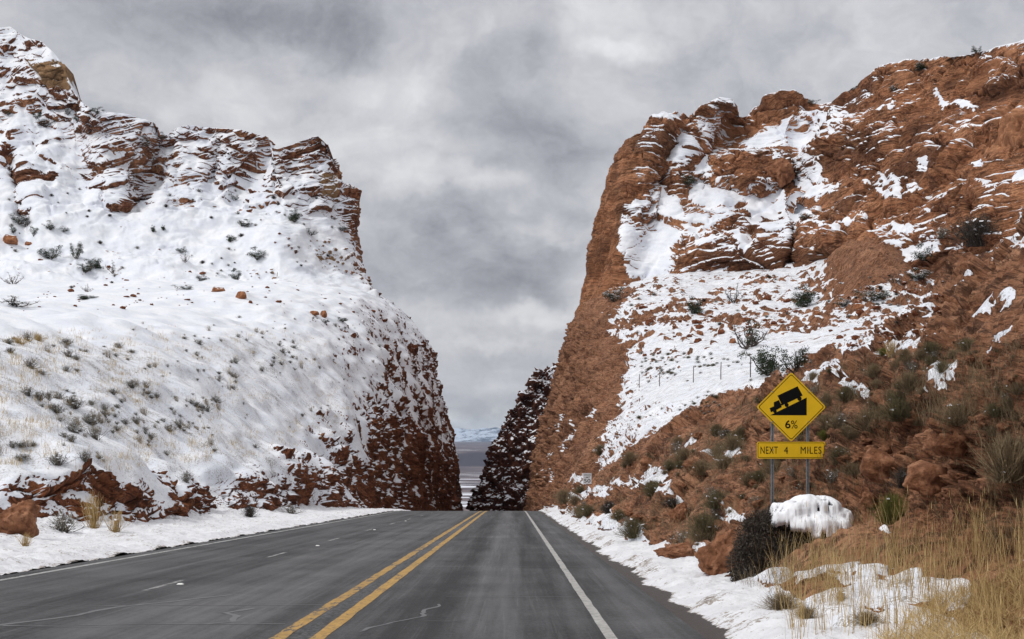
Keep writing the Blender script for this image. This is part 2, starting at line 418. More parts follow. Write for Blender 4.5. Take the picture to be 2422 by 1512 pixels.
def build_left_bank():
    ctrl = [[(x, y, z) for (x, z) in rows] for y, rows in sorted(A_ST.items())]
    P = station_loft(ctrl, 1150, 640)
    N = normals(P)
    if N[..., 2].mean() < 0: N = -N
    Y = P[..., 1]; px, py = proj(P)
    wall = sstep(120, 175, Y) * (1 - sstep(0.45, 0.7, N[..., 2]))
    near = 1 - sstep(120, 190, Y)
    n_lo = fbm(P / 9.0, 4, 1); n_md = fbm(P / 2.6, 4, 2); n_hi = fbm(P / 0.7, 3, 3)
    puff = fbm(P / 1.15, 3, 15, ridged=True); puff2 = fbm(P / 0.5, 3, 16, ridged=True)
    d = n_lo * 0.9 + n_md * 0.42 * (0.6 + 0.4 * near) + n_hi * 0.10 - puff * 0.20 - puff2 * 0.09 * (0.4 + 0.6 * near)
    # blocky outcrop over the ditch
    toe_h = P[..., 2] - road_z(Y)
    rockn = fbm(P / 4.5, 3, 4)
    # how high the bare outcrop climbs above the ditch
    hi = 1.9 + rockn * 1.5 + sstep(90, 150, Y) * 3.4 + sstep(150, 175, Y) * 9 
    rocky = (1 - sstep(hi * 0.75, hi * 1.15 + 0.4, toe_h)) * sstep(-0.45, 0.1, rockn + 0.25)
    patchy = sstep(-14, 20, poly_sd(px, py, [(735,950),(800,955),(850,1030),(900,1100),(900,1210),(540,1210),(560,1110),(640,1060),(700,1070)]) + n_md * 16) * sstep(-.25, .35, fbm(P / 2.0, 3, 17))
    rocky = np.maximum(rocky, patchy)
    wq = np.stack([n_md, n_hi, n_md], -1) * 0.18
    d = d + rocky * (.35 + facets(P, (2.4, 4.2, 1.7), 1, .65, .3, .5, .06, wq, .2) + facets(P, (.95, 1.7, .7), 21, .40, .35, .22, .08, wq, .16))
    Q2 = P * np.array([1 / .5, 1 / .5, 1 / .4]); g1, g2, gc, _ = worley(Q2, 2)
    d = d + rocky * (gc - 0.5) * 0.16 * np.clip((g2 - g1) / .15, 0, 1) + (1 - sstep(1.5, 5, toe_h)) * near * n_lo * 0.35
    # fluted cut wall
    R = P * np.array([0.55, 0.42, 0.10]); fl = fbm(R, 5, 6, 0.55)
    R2 = P * np.array([1.6, 1.1, 0.34]); fl2 = fbm(R2, 4, 7, ridged=True)
    wallrel = wall * (fl * 1.3 + fl2 * 0.45)
    d = d + wallrel
    # rubbly ribs high on the cut
    ribs = sstep(135, 190, Y) * (1 - wall)
    tt = P[..., 2] * 0.75 + P[..., 1] * 0.42 + n_lo * 1.5
    d = d + ribs * (saw(tt, 1.9, 3) * 0.5 + fbm(P / np.array([1.2, 1.2, 2.2]), 3, 9) * 0.5)
    tooth = sstep(0, 0.03, np.linspace(0, 1, P.shape[1]))[None, :]
    Pd = P + N * d[..., None] * tooth[..., None]
    # snow cover
    th = np.full(Y.shape, 0.10)
    th = th + rocky * 0.44 - wall * 0.03 + ribs * 0.24
    th = th + sstep(170, 215, Y) * wall * 0.08
    th = th + sstep(310, 325, Y) * 0.1
    streak = fbm(P * np.array([0.9, 0.9, 0.22]), 4, 12)
    ns = streak * (0.12 + 0.62 * wall) + fbm(P / 1.1, 4, 13) * (0.10 + 0.26 * np.maximum(rocky, ribs)) + fbm(P / 0.35, 2, 14) * 0.05
    ns = ns + (1 - np.maximum(np.maximum(rocky, wall), ribs)) * 0.35
    gz = (1 - np.maximum(np.maximum(rocky, wall), ribs * .4)) * sstep(20, 60, py - 760 + 0 * px) * (0.55 + 0.45 * sstep(-.2, .4, fbm(P / 8, 2, 18)))
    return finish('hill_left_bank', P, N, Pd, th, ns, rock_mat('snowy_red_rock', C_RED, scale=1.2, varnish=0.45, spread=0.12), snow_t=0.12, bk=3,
                  label='snow covered hillside with a dark red rock cut left of the road', bed=tt, grassy=gz)

# ---- left cliff --------------------------------------------------------------
def build_left_cliff():
    nu, nv = 900, 760
    T = [(-250,-250,60,335),(-100,-100,45,335),(0,0,68,332),(25,25,62,332),(48,48,80,330),(75,75,92,328),(98,98,98,327),(120,120,118,325),(135,135,135,325),(150,150,155,324),(160,160,185,322),
         (170,170,212,321),(184,184,234,318),(205,205,252,314),(240,240,262,314),(285,285,268,316),(330,330,280,318),(365,365,290,320),(385,385,318,320),(398,398,316,322),(415,415,303,322),(450,450,296,323),
         (500,500,299,323),(545,545,301,323),(590,590,310,323),(620,620,316,323),(632,632,326,322),(640,640,350,322),(655,655,352,322),(690,690,340,324),(725,725,327,325),(752,752,321,325),(775,775,345,326)]
    B = [(-250,-250,800,190),(0,0,790,200),(350,380,770,215),(640,690,760,240),(775,905,735,300)]
    R = [(735,905,735,300),(690,883,692,312),(655,860,652,322),(600,848,598,326),(540,842,540,328),(500,843,500,330),(450,846,450,330),(438,832,438,329),(425,812,425,328),(400,800,400,328),(370,786,368,327),(345,775,345,326)]
    R = [(735 - a, b, c, d) for (a, b, c, d) in R]
    L = [(0,-250,800,190),(.25,-250,650,250),(1,-250,60,335)]
    S = coons(B, T, L, R, nu, nv)
    # depth profile: gentle snowfield low down, steep ledges above
    u = np.linspace(0, 1, nu)[:, None]; v = np.linspace(0, 1, nv)[None, :]
    pxs, pys = S[..., 0], S[..., 1]
    S[..., 2] += 26 * np.sin(np.pi * np.clip(v, 0, 1)) ** 1.0 * (1 - u ** 3) * 0.9
    # gullies and buttresses
    for (x0, y0, x1, y1, w, dd) in [(385, 320, 330, 480, 26, 7), (335, 480, 300, 520, 30, 4), (20, 380, 60, 560, 18, 6), (640, 345, 560, 460, 22, 4), (500, 430, 520, 330, 14, 3)]:
        a = np.array([x0, y0]); e = np.array([x1 - x0, y1 - y0]); tt = np.clip(((pxs - x0) * e[0] + (pys - y0) * e[1]) / (e @ e), 0, 1)
        dd_ = np.hypot(pxs - x0 - e[0] * tt, pys - y0 - e[1] * tt)
        S[..., 2] += dd * np.exp(-(dd_ / w)**2) * (1 - v ** 8)
    P = img3(S)
    # side wall running away behind the edge, and the back of the ridge
    edge = P[-1:]; sx = np.array([[[-1.2, 6, 0]], [[-5, 20, 0]], [[-16, 55, -2]], [[-40, 110, -8]]], float)
    steps = []
    prev = edge
    for s in sx:
        for k in range(1, 5):
            steps.append(prev[0] + (edge[0] + s - prev[0]) * k / 4)
        prev = (edge[0] + s)[None]
    P = np.concatenate([P, np.array(steps)], 0)
    top = P[:, -1:]; back = [top + np.array([0, dy, dz]) for dy, dz in ((3, -.3), (8, -1.5), (20, -5), (50, -18), (90, -60), (100, -130))]
    P = np.concatenate([P] + back, 1)
    N = normals(P); N = clear_of(P[:nu, :nv], N[:nu, :nv]) if False else N
    if (N[:nu, :nv] * -P[:nu, :nv]).sum(-1).mean() < 0: N = -N
    px, py = proj(P)
    n_lo = fbm(P / 16, 4, 21); n_md = fbm(P / 4.5, 4, 22); n_hi = fbm(P / 1.3, 3, 23)
    ledgy = np.maximum(sstep(552, 500, py + n_lo * 14) * 0.95, 0.50 * sstep(-.15, .4, fbm(P / 9, 3, 27))) + 0.05
    # inclined cross bedding: streaks climb to the right high up, level out lower down
    tilt = 0.12 + 0.30 * sstep(520, 380, py) + 0.10 * fbm(P / 30, 2, 24)
    ax, ay = P[..., 0], P[..., 1]
    bed = P[..., 2] - (ax + 62) * tilt - 0.06 * (ay - 310) + n_lo * 1.6 + n_md * 0.35
    patch = fbm(P * np.array([0.055, 0.055, 0.10]), 3, 25); patch2 = fbm(P * np.array([0.16, 0.1, 0.3]), 3, 26)
    m1 = sstep(-0.25, 0.45, patch + 0.5 * patch2); m2 = sstep(-0.2, 0.4, patch2 - 0.2 * patch)
    d = n_lo * 2.2 + n_md * 0.5 + n_hi * 0.12
    d = d + ledgy * (saw(bed, 3.4, 1) * 0.95 * m1 + saw(bed + 0.4, 1.25, 2) * 0.5 * m2 + saw(bed, 0.55, 5) * 0.22 * sstep(-.4, .3, patch2))
    d = d + ledgy * (facets(P, (9, 10, 4.5), 4, 1.2, 2.2, .7, .05, n_md[..., None] * .15) + facets(P, (3, 3.4, 1.5), 24, .6, .9, .35, .06, n_md[..., None] * .15))
    rub = sstep(-0.1, 0.5, fbm(P / 12, 3, 28)) * (1 - ledgy)
    g1, g2, gc, _ = worley(P / 1.2, 5); rk_ = rub * sstep(.45, .55, gc) * (1 - sstep(.2, .42, g1)); d = d + rk_ * .7
    # the cut face at the right edge
    side = np.zeros(P.shape[:2]); side[nu - 1:] = 1; side = np.maximum(side, sstep(0.968, 0.995, np.linspace(0, 1, P.shape[0])[:, None] * P.shape[0] / nu) * (py < 700))
    fl = fbm(P * np.array([0.4, 0.4, 0.09]), 4, 29)
    d = d * (1 - 0.5 * side) + side * fl * 1.2
    taper = 1 - 0.55 * sstep(nv - 26, nv - 1, np.arange(P.shape[1]))[None, :]
    Pd = P + N * (d * taper)[..., None]
    th = np.full(px.shape, -0.13)
    th = th + side * 0.5 + rk_ * 0.9
    k_ = 0.4868
    for poly, add, soft in [([(70,862),(285,858),(270,885),(150,918),(60,905)], 1.0, 5), ([(1330,775),(1430,735),(1560,690),(1600,700),(1590,730),(1440,770),(1350,785)], 1.0, 4),
                            ([(180,325),(330,290),(335,430),(240,435),(220,380)], .75, 7), ([(0,190),(150,200),(250,330),(330,440),(420,515),(330,520),(210,440),(100,290),(0,250)], .18, 10),
                            ([(560,830),(740,700),(740,760),(690,850),(570,860)], .45, 8), ([(730,800),(880,740),(870,770),(740,830)], .9, 4), ([(560,1000),(700,900),(650,1010),(580,1050)], .5, 8),
                            ([(840,1000),(940,1005),(930,1030),(840,1030)], .9, 4), ([(1110,1025),(1230,1015),(1220,1035),(1120,1045)], .9, 3), ([(1180,800),(1280,800),(1270,825),(1190,822)], .9, 3),
                            ([(1460,1195),(1560,1170),(1700,1250),(1650,1300),(1500,1290)], .5, 8), ([(1260,1300),(1380,1300),(1300,1335)], .6, 6), ([(1600,800),(1660,830),(1640,960),(1560,950),(1560,880)], .5, 6),
                            ([(0,640),(60,660),(50,900),(0,900)], .4, 10), ([(380,840),(520,800),(500,860),(400,865)], .5, 5)]:
        sd = poly_sd(px, py, [(a * k_, b * k_) for a, b in poly]) + 3.5 * n_md
        th = th + add * sstep(-soft, soft, sd)
    tan = np.zeros(px.shape)
    for poly in ([(1440,1180),(1570,1160),(1690,1240),(1650,1330),(1500,1300)], [(1240,1290),(1390,1290),(1300,1345)], [(1560,850),(1640,850),(1640,960),(1560,950)], [(130,300),(330,290),(335,430),(240,430)]):
        tan = np.maximum(tan, sstep(-10, 6, poly_sd(px, py, [(a * k_, b * k_) for a, b in poly])) * 0.9)
    ns = fbm(P * np.array([0.25, 0.25, 0.8]), 4, 31) * 0.13 + fbm(P / 0.9, 3, 32) * 0.14 + 0.08 * (1 - ledgy)
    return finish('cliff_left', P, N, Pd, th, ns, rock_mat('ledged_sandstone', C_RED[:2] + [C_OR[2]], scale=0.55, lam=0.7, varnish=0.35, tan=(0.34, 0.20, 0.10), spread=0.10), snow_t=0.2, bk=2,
                  label='snow plastered ledged sandstone cliff rising behind the left bank', bed=bed, tan=tan, k=3.4)

# ---- right bank ---------------------------------------------------------------
C_ST = {
 6:  [(3.6,-4),(3.75,-1.95),(5.0,-1.75),(6.4,-1.4),(7.4,.6),(8.6,2.8),(10.5,5),(14,7),(22,8),(45,10)],
 15: [(3.6,-4),(3.8,-2.25),(5.2,-1.95),(6.5,-1.5),(7.5,.6),(8.8,2.9),(10.8,5),(14,7),(22,8),(45,10)],
 22: [(3.6,-4.5),(3.8,-2.5),(5.1,-2.1),(6.2,-1.35),(7.0,.2),(8.4,2.6),(10.6,4.8),(14,6.6),(22,8),(45,10)],
 30: [(3.6,-5),(3.8,-2.85),(4.7,-2.0),(6.0,-.7),(7.4,.9),(9.2,2.7),(11.6,4.6),(15,6.2),(22,8),(45,10)],
 42: [(3.6,-5.5),(3.8,-3.35),(4.8,-2.3),(6.4,-.5),(8.6,1.5),(11.2,3.1),(14.2,4.7),(18,6),(25,7.5),(50,10)],
 60: [(3.6,-6),(3.8,-4.05),(5,-3),(7.2,-.7),(10,1.5),(13,3.0),(16.5,4.1),(21,5.4),(28,7),(60,11)],
 80: [(3.6,-7),(3.8,-4.85),(5,-3.7),(7.4,-1.1),(10.3,1.1),(14,3),(19,4.5),(26,6.2),(36,8),(75,13)],
 110: [(3.6,-9),(3.8,-6.1),(4.9,-4.3),(6.8,-1.4),(9.3,1.3),(14,4),(21,5.8),(31,7.8),(46,10.5),(95,18)],
 150: [(3.6,-13),(3.8,-8.8),(4.5,-5.2),(6.2,-.5),(8.4,4.2),(12,7.9),(20,10.6),(34,12.6),(56,15.5),(115,25)],
 190: [(3.6,-18),(3.8,-12),(4.3,-6),(5.6,1),(7.6,8),(10.3,14.8),(17,18),(34,20),(62,24),(130,34)],
 215: [(3.6,-22),(3.8,-15),(4.5,-6),(6,2.5),(8,10),(11,19),(18,23),(36,25.5),(66,30),(140,42)],
 270: [(3.6,-30),(3.7,-18),(5.0,-6),(7.0,3),(9.3,10.5),(12.5,19),(20,26),(40,30),(70,36),(150,50)],
 330: [(3.8,-34),(3.9,-22),(6,-8),(9,1),(12,8),(16,17),(25,25),(45,30),(75,36),(155,50)],
}
C_SNOW = [([(1425,1118),(1480,1062),(1600,1008),(1700,960),(1830,902),(1900,865),(1995,840),(1960,800),(1900,752),(2000,705),(2240,650),(2240,590),(1900,600),(1400,640),(1510,700),(1425,775),(1492,832),(1470,900),(1450,1000),(1418,1060)], .42, 12, 9),
          ([(1980,838),(2100,812),(2235,800),(2240,826),(2110,852),(2010,856)], .40, 6, 6), ([(2230,560),(2420,480),(2440,600),(2330,620),(2240,640)], .62, 16, 14)]
C_BARE = [([(1440,700),(1900,650),(2000,700),(1960,790),(1800,790),(1650,755),(1480,780)], .60, 24, 22), ([(1330,905),(1440,850),(1500,800),(1560,790),(1480,840),(1465,900),(1445,1000),(1415,1060),(1300,1050)], 1.05, 14, 10), ([(1700,770),(1900,745),(2050,700),(2240,650),(2240,790),(1980,838),(1850,800)], .80, 25, 10),
          ([(1380,770),(1430,700),(1500,690),(1410,790)], 1.0, 8, 8)]
C_PATCH = [(1703,1078,44,17,.05),(1590,1163,22,9,-.3),(1440,1172,30,12,-.3),(1500,1156,36,12,.05),(1560,1142,28,12,0),(1378,1141,15,11,0),(1395,1183,18,11,-.4),(1365,1180,14,9,0),(1330,1003,7,18,.4),(1312,1080,9,6,0),(1312,1130,12,10,.4),
           (1362,1028,6,14,.4),(1345,1060,8,12,.3),(1403,985,14,12,0),(1690,1068,10,8,0),(1605,1190,10,8,0),(1660,1300,24,9,-.3),(1650,1315,16,7,-.3),(2050,935,28,11,.3),(2255,905,48,22,-.4),(2170,1100,12,8,0),(1715,1212,16,8,0),(1735,1218,14,7,0),
           (1845,1398,56,14,.05),(1940,1400,40,16,-.3),(2060,1437,70,26,.1),(2160,1420,60,22,.1),(2255,1430,40,24,0),(2000,1470,45,14,0),(1950,1460,30,9,-.2),(2180,1490,50,16,0),(2115,1290,10,6,0),
           (2390,730,45,14,-.35),(2330,760,36,8,-.35),(2300,690,30,9,-.4),(2370,850,40,9,-.4),(2280,980,16,10,-.2),(2420,580,60,10,-.4),(2400,820,30,7,-.4),(1950,910,36,9,-.35),(1995,880,30,8,-.3)]
def build_right_bank():
    ctrl = [[(x, y, z) for (x, z) in rows] for y, rows in sorted(C_ST.items())]
    P = station_loft(ctrl, 1150, 800)
    N = normals(P)
    if N[..., 2].mean() < 0: N = -N
    Y = P[..., 1]; px, py = proj(P)
    sc = np.clip(Y / 60, 0.3, 1.6)
    n_lo = fbm(P / 7, 4, 41); n_md = fbm(P / 1.7, 4, 42); n_hi = fbm(P / 0.45, 4, 43)
    toe_h = P[..., 2] - road_z(Y)
    far = sstep(105, 150, Y) ; steep = 1 - sstep(.55, .85, N[..., 2])
    d = n_lo * 0.45 * np.minimum(sc, 1.2) + n_md * (0.20 + 0.12 * far) + n_hi * 0.075
    # inclined rock ribs on the cut slope, running up to the right
    tt = P[..., 2] * 0.8 - P[..., 0] * 0.35 + P[..., 1] * 0.10 + n_lo * 0.5
    rib = sstep(-0.3, 0.4, fbm(P / 5, 3, 44))
    low = 1 - sstep(6.5, 10, toe_h) * (1 - far)
    wq = n_md[..., None] * .22; low2 = np.maximum(low, far * .5)
    d = d + low * rib * (saw(tt, 0.9, 7) * 0.22 + saw(tt, 0.34, 8) * 0.09)
    fm = low2 * (1 - far * .3) * (1 - .9 * (1 - sstep(.5, 1.1, toe_h)) * (1 - sstep(24, 34, Y))) * sstep(-.5, .1, fbm(P / 6, 3, 55))
    d = d + fm * (facets(P, (2.4, 3.0, 1.5), 31, .55, .9, .28, .06, wq) + facets(P, (.85, 1.1, .55), 32, .22, .32, .10, .07, wq) + facets(P, (.32, .40, .22), 33, .08, .10, .04, .1, wq))
    d = d + fbm(P / .8, 4, 56, .6, True) * .09
    # crumbly knobs of the close rock face at the right
    knob = np.maximum((1 - sstep(30, 48, Y)) * sstep(1.0, 2.0, toe_h + n_lo * .5), 0.0)
    f1, f2, cid, vec = worley(P / np.array([.62, .62, .48]) + n_md[..., None] * 0.35, 6)
    kn2 = knob * sstep(930, 1040, py + n_lo * 30) * sstep(1960, 2080, px)
    d = d + kn2 * ((0.75 - f1) * 0.34 * (0.2 + cid) - (1 - sstep(0, 0.12, f2 - f1)) * 0.10) + knob * (fbm(P / .9, 5, 52, .6, True) * .22 + fbm(P / .25, 3, 53, ridged=True) * .05)
    h1, h2, hc, _ = worley(P / 2.1 + n_md[..., None] * 0.12, 9)
    d = d + kn2 * ((hc - .5) * 0.5 - (1 - sstep(0, .06, h2 - h1)) * .22)
    g1, g2, gc, _ = worley(P / np.array([1.4, 1.4, 1.0]), 7)
    d = d + (1 - knob) * (0.3 + far * 0.7) * sstep(.55, .95, gc) * (0.6 - g1) * (0.55 + .6 * far)
    # cut wall by the crest
    fl = fbm(P * np.array([0.5, 0.35, 0.13]), 4, 45)
    d = d + far * steep * (fl * 1.0 + fbm(P * np.array([1.1, .8, .5]), 4, 46, ridged=True) * 0.5)
    tooth = sstep(0, 0.04, np.linspace(0, 1, P.shape[1]))[None, :]
    Pd = P + N * (d * tooth)[..., None]
    th = np.full(Y.shape, 1.12)
    nj = n_md * 1.0 + fbm(P / 3.2, 3, 47)
    for poly, v_, soft, jit in C_SNOW:
        m_ = sstep(-soft, soft, poly_sd(px, py, poly) + nj * jit); th = th * (1 - m_) + v_ * m_
    for poly, v_, soft, jit in C_BARE:
        m_ = sstep(-soft, soft, poly_sd(px, py, poly) + nj * jit); th = th * (1 - m_) + v_ * m_
    th = th + far * .30 * sstep(.05, .5, fbm(P / 6, 4, 57)) * (py > 640)
    for (x, y, rx, ry, rot) in C_PATCH:
        m_ = sstep(-0.05, 0.30, ell(px, py, x, y, rx * 1.2, ry * 1.25, rot) + n_md * 0.5 + n_hi * .5); th = th * (1 - m_) + 0.20 * m_
    # thin scattered snow caught in hollows
    th = th - 0.12 * sstep(0.2, .6, fbm(P / 2.5, 3, 48)) * (px > 2150) * sstep(1000, 900, py)
    rb1, rb2, rbc, _ = worley(P / np.array([1.3, 1.3, .9]) + n_md[..., None] * .2, 19); zone = sstep(-30, 20, poly_sd(px, py, [(1480,680),(1900,640),(2000,700),(1960,800),(1800,800),(1650,765),(1480,790)])); sb1, sb2, sbc, _ = worley(P / np.array([.75, .75, .5]), 20)
    dens = .50 - .34 * zone + .22 * n_lo; rub = far * np.maximum(sstep(dens, dens + .08, rbc) * (1 - sstep(.25, .45, rb1)), zone * sstep(.3, .4, sbc) * (1 - sstep(.25, .42, sb1)) * .6) * sstep(-.5, .1, fbm(P / 5, 3, 54)); Pd = Pd + N * (rub * .45)[..., None]; th = th + rub * 1.2
    hump = np.exp(-(((px - 2060) / 105)**2 + ((py - 668) / 52)**2)**1.3) * sstep(120, 135, Y); Pd = Pd + N * (hump * 4.5)[..., None]; th = th + sstep(.35, .6, hump + .12 * n_md) * 1.1
    th = np.where(toe_h < 0.06 + 0.24 * sstep(30, 48, Y) + (.08 + .17 * sstep(30, 48, Y)) * n_md, 0.1, th)
    ns = fbm(P / 1.0, 4, 49) * 0.20 + fbm(P / 0.3, 3, 50) * 0.12 + far * fbm(P * np.array([.5, .5, 1.2]), 3, 51) * .1
    return finish('hill_right_bank', P, N, Pd, th, ns, rock_mat('red_soil_and_rubble', C_SOIL, scale=2.2, lam=2.4, varnish=0.15, spread=0.12, bumpd=0.2), snow_t=0.07, bk=2,
                  label='rust brown road bank and snowy bench right of the road', bed=tt, grassy=np.full(th.shape, .8), k=3.2)

# ---- right cliff ----------------------------------------------------------------
def cr(pts): return [(1308 + a * .46, 194 + b * .46) for a, b in pts]
D_SNOW = [cr(q) for q in (
 [(300,700),(360,690),(420,745),(600,740),(690,760),(610,860),(605,960),(540,1000),(400,1005),(372,900),(300,860),(330,800)],
 [(690,510),(880,505),(960,540),(1040,500),(1160,520),(1180,580),(1260,600),(1335,680),(1250,700),(1160,650),(1040,690),(980,640),(900,660),(790,655),(700,600)],
 [(1280,90),(1320,120),(1500,130),(1500,280),(1400,300),(1330,320),(1380,380),(1350,470),(1465,520),(1440,555),(1300,590),(1215,510),(1260,430),(1250,330),(1060,310),(1000,330),(940,290),(1100,200),(1270,150)],
 [(720,200),(830,110),(900,88),(940,150),(925,240),(800,330),(770,385),(740,300)],
 [(590,290),(650,225),(690,290),(725,330),(720,400),(640,455),(555,480),(600,380)],
 [(370,660),(470,600),(560,560),(650,620),(690,740),(500,735),(420,700)],
 [(640,965),(900,945),(900,968),(700,1000)],
 [(1600,520),(1740,500),(1850,490),(1800,540),(1790,610),(1690,600),(1660,560)],
 [(1325,722),(1620,722),(1740,712),(1890,770),(1840,788),(1700,738),(1400,742)],
 [(930,770),(1030,780),(1020,850),(930,835)], [(1000,690),(1150,720),(1250,760),(1220,830),(1110,765)],
 [(1720,880),(1900,830),(2010,800),(2010,900),(1830,965),(1800,900)], [(735,800),(830,800),(830,830),(740,835)], [(650,720),(880,690),(900,730),(700,790)],
 [(1820,540),(2000,575),(1960,590),(1830,560)], [(1660,630),(1800,632),(1700,645)], [(1640,110),(1750,75),(1720,110),(1650,118)], [(1950,0),(2000,80),(2180,140),(2170,155),(2010,110),(1940,60)],
 [(2130,385),(2180,385),(2230,470),(2210,480)], [(2190,520),(2280,530),(2260,560),(2200,545)], [(1190,180),(1290,150),(1290,300),(1180,310)], [(1900,430),(1960,400),(1950,480),(1920,470)],
 [(1130,380),(1210,355),(1225,375),(1140,395)], [(730,440),(790,440),(835,490),(790,500),(740,470)], [(2360,505),(2430,500),(2430,515),(2370,520)], [(515,200),(640,150),(670,170),(640,205),(530,215)])]
def build_right_cliff():
    nu, nv = 1100, 860
    T = [(1500,1500,322,232),(1545,1545,302,233),(1549,1549,290,232),(1575,1575,270,232),(1605,1605,264,232),(1618,1618,280,233),(1622,1622,290,234),(1640,1640,270,236),(1670,1670,250,237),(1700,1700,235,238),(1728,1728,240,239),(1744,1744,258,240),
         (1748,1748,276,242),(1772,1772,275,243),(1800,1800,255,241),(1840,1840,232,240),(1880,1880,224,240),(1905,1905,226,240),(1925,1925,240,240),(1968,1968,240,238),(1985,1985,226,234),(2010,2010,205,231),(2035,2035,186,228),(2070,2070,163,225),
         (2120,2120,150,221),(2160,2160,140,218),(2230,2230,132,212),(2270,2270,128,208),(2330,2330,117,202),(2422,2422,96,195),(2560,2560,70,188),(2700,2700,60,180)]
    B = [(1290,1280,1080,222),(1330,1420,790,212),(1500,1500,740,206),(1700,1700,740,200),(1900,1900,760,192),(2100,2100,790,170),(2300,2300,790,150),(2700,2700,790,130)]
    L = [(0,1280,1080,222),(.17,1318,930,222),(.27,1338,845,222),(.36,1358,770,223),(.45,1377,710,224),(.53,1385,650,225),(.6,1389,600,226),(.68,1400,540,228),(.77,1416,480,229),(.83,1432,440,230),(.89,1450,400,231),(.93,1464,365,231),(.96,1478,345,232),(1,1500,322,232)]
    R = [(0,2700,790,130),(.3,2700,480,140),(1,2700,60,180)]
    S = coons(B, T, L, R, nu, nv)
    v = np.linspace(0, 1, nv)[None, :]; u = np.linspace(0, 1, nu)[:, None]
    S[..., 2] += 11 * np.sin(np.pi * v) * sstep(0.02, .3, u) * (1 - u)
    pxs, pys = S[..., 0], S[..., 1]
    for (x0, y0, x1, y1, w, dd) in [(1900, 300, 1880, 430, 22, 3.5), (1880, 430, 1800, 470, 26, 4), (1600, 330, 1560, 430, 20, 3.5), (1560, 470, 1530, 640, 46, 5), (1745, 290, 1660, 380, 22, 4), (1640, 450, 1900, 500, 26, 4), (1890, 480, 1870, 620, 10, 3.5), (1325, 970, 1500, 720, 10, 0)]:
        e = np.array([x1 - x0, y1 - y0], float); tt = np.clip(((pxs - x0) * e[0] + (pys - y0) * e[1]) / (e @ e), 0, 1)
        dd_ = np.hypot(pxs - x0 - e[0] * tt, pys - y0 - e[1] * tt); S[..., 2] += dd * np.exp(-(dd_ / w)**2) * (1 - v ** 10)
    for (x, y, rx, ry, a) in [(1750, 400, 90, 45, 2.5), (2000, 560, 110, 55, 6), (1720, 600, 110, 40, 5), (2060, 640, 70, 40, 7), (1480, 600, 60, 260, 1.0), (2100, 300, 160, 70, 5), (2320, 420, 120, 70, 6), (1580, 290, 30, 14, 2)]:
        S[..., 2] -= a * np.exp(-((pxs - x) / rx)**2 - ((pys - y) / ry)**2) * (1 - v ** 10)
    P = img3(S)
    edge = P[:1]; steps = []; prev = edge
    for s in ([1.0, 5, 0], [5, 18, -.5], [18, 60, -4], [45, 110, -12]):
        tgt = edge + np.array(s)
        for k in range(1, 7): steps.append((prev + (tgt - prev) * k / 6)[0])
        prev = tgt
    P = np.concatenate([np.array(steps[::-1]), P], 0); off = len(steps)
    top = P[:, -1:]; P = np.concatenate([P] + [top + np.array([0, dy, dz]) for dy, dz in ((2.5, -.2), (7, -1.2), (18, -4), (45, -15), (80, -60), (90, -130))], 1)
    N = normals(P)
    if (N[off:, :nv] * -P[off:, :nv]).sum(-1).mean() < 0: N = -N
    px, py = proj(P)
    n_lo = fbm(P / 13, 4, 61); n_md = fbm(P / 4, 4, 62); n_hi = fbm(P / 1.2, 4, 63)
    # big rounded bodies of stone, each with its own cross-bedding angle
    Q = P / np.array([15., 17., 8.5]) + np.stack([n_lo, n_md, n_lo], -1) * 0.22
    f1, f2, cid, vec = worley(Q, 11)
    tilt = 0.24 + (cid - 0.5) * 0.34 - .20 * sstep(1620, 1500, px)
    bed = P[..., 2] * np.cos(tilt) - (P[..., 0] - 32) * np.sin(tilt) * 0.9 + 0.05 * (P[..., 1] - 215) + n_lo * 1.0 + n_md * 0.5
    crack = 1 - sstep(0, 0.09, f2 - f1)
    wq = n_md[..., None] * .16; inn = sstep(1440, 1540, px)
    bulge = facets(P, (19, 22, 9), 41, 2.4, 4.2, 1.2, .05, wq, .24) * (.35 + .65 * inn) + facets(P, (7, 8, 3.2), 42, .8, 1.2, .5, .05, wq, .16) * (.4 + .6 * inn) + facets(P, (3.6, 4, 1.2), 43, .22, .3, .12, .07, wq) * .8
    m1 = sstep(-.1, .6, fbm(P / 11, 3, 64))
    d = n_lo * 1.5 + n_md * 0.25 + n_hi * 0.03 + bulge
    d = d + inn * m1 * (saw(bed, 2.3, 11) * 0.7) + (.3 + .7 * inn) * saw(bed, 0.85, 12) * 0.42 * sstep(-.2, .5, fbm(P / 6, 2, 73)) + saw(bed, 0.36, 13) * 0.20 
    side = np.zeros(P.shape[:2]); side[:off] = 1.0; side = np.maximum(side, 1 - sstep(off, off + 70, np.arange(P.shape[0]))[:, None])
    fl = fbm(P * np.array([0.5, 0.5, 0.08]), 4, 66)
    d = d * (1 - 0.45 * side) + side * fl * 0.8
    s1 = sstep(-8, 14, poly_sd(px, py, D_SNOW[0])); d = d * (1 - .65 * s1)
    taper = 1 - 0.6 * sstep(nv - 30, nv - 1, np.arange(P.shape[1]))[None, :]
    Pd = P + N * (d * taper)[..., None]
    th = np.full(px.shape, 0.90) + .22 * fbm(P / np.array([14., 14., 7.]), 3, 72)
    nj = n_md * 5 + fbm(P / 1.9, 4, 67, .65) * 9
    for poly in D_SNOW:
        m_ = sstep(-3, 5, poly_sd(px, py, poly) + nj); th = th * (1 - m_) - 0.06 * m_
    low = sstep(655, 680, py + nj * 1.5) * sstep(1400, 1430, px) * (1 - sstep(1900, 1960, px)); th = th * (1 - low) + 0.22 * low
    th = th - 0.12 * sstep(330, 200, py) * sstep(1990, 2060, px) * 0 - 0.10 * ((py > 260) & (py < 660) & (px > 1480) & (px < 1940))
    th = th + side * 0.5 + .3 * (1 - inn) * sstep(330, 380, py)
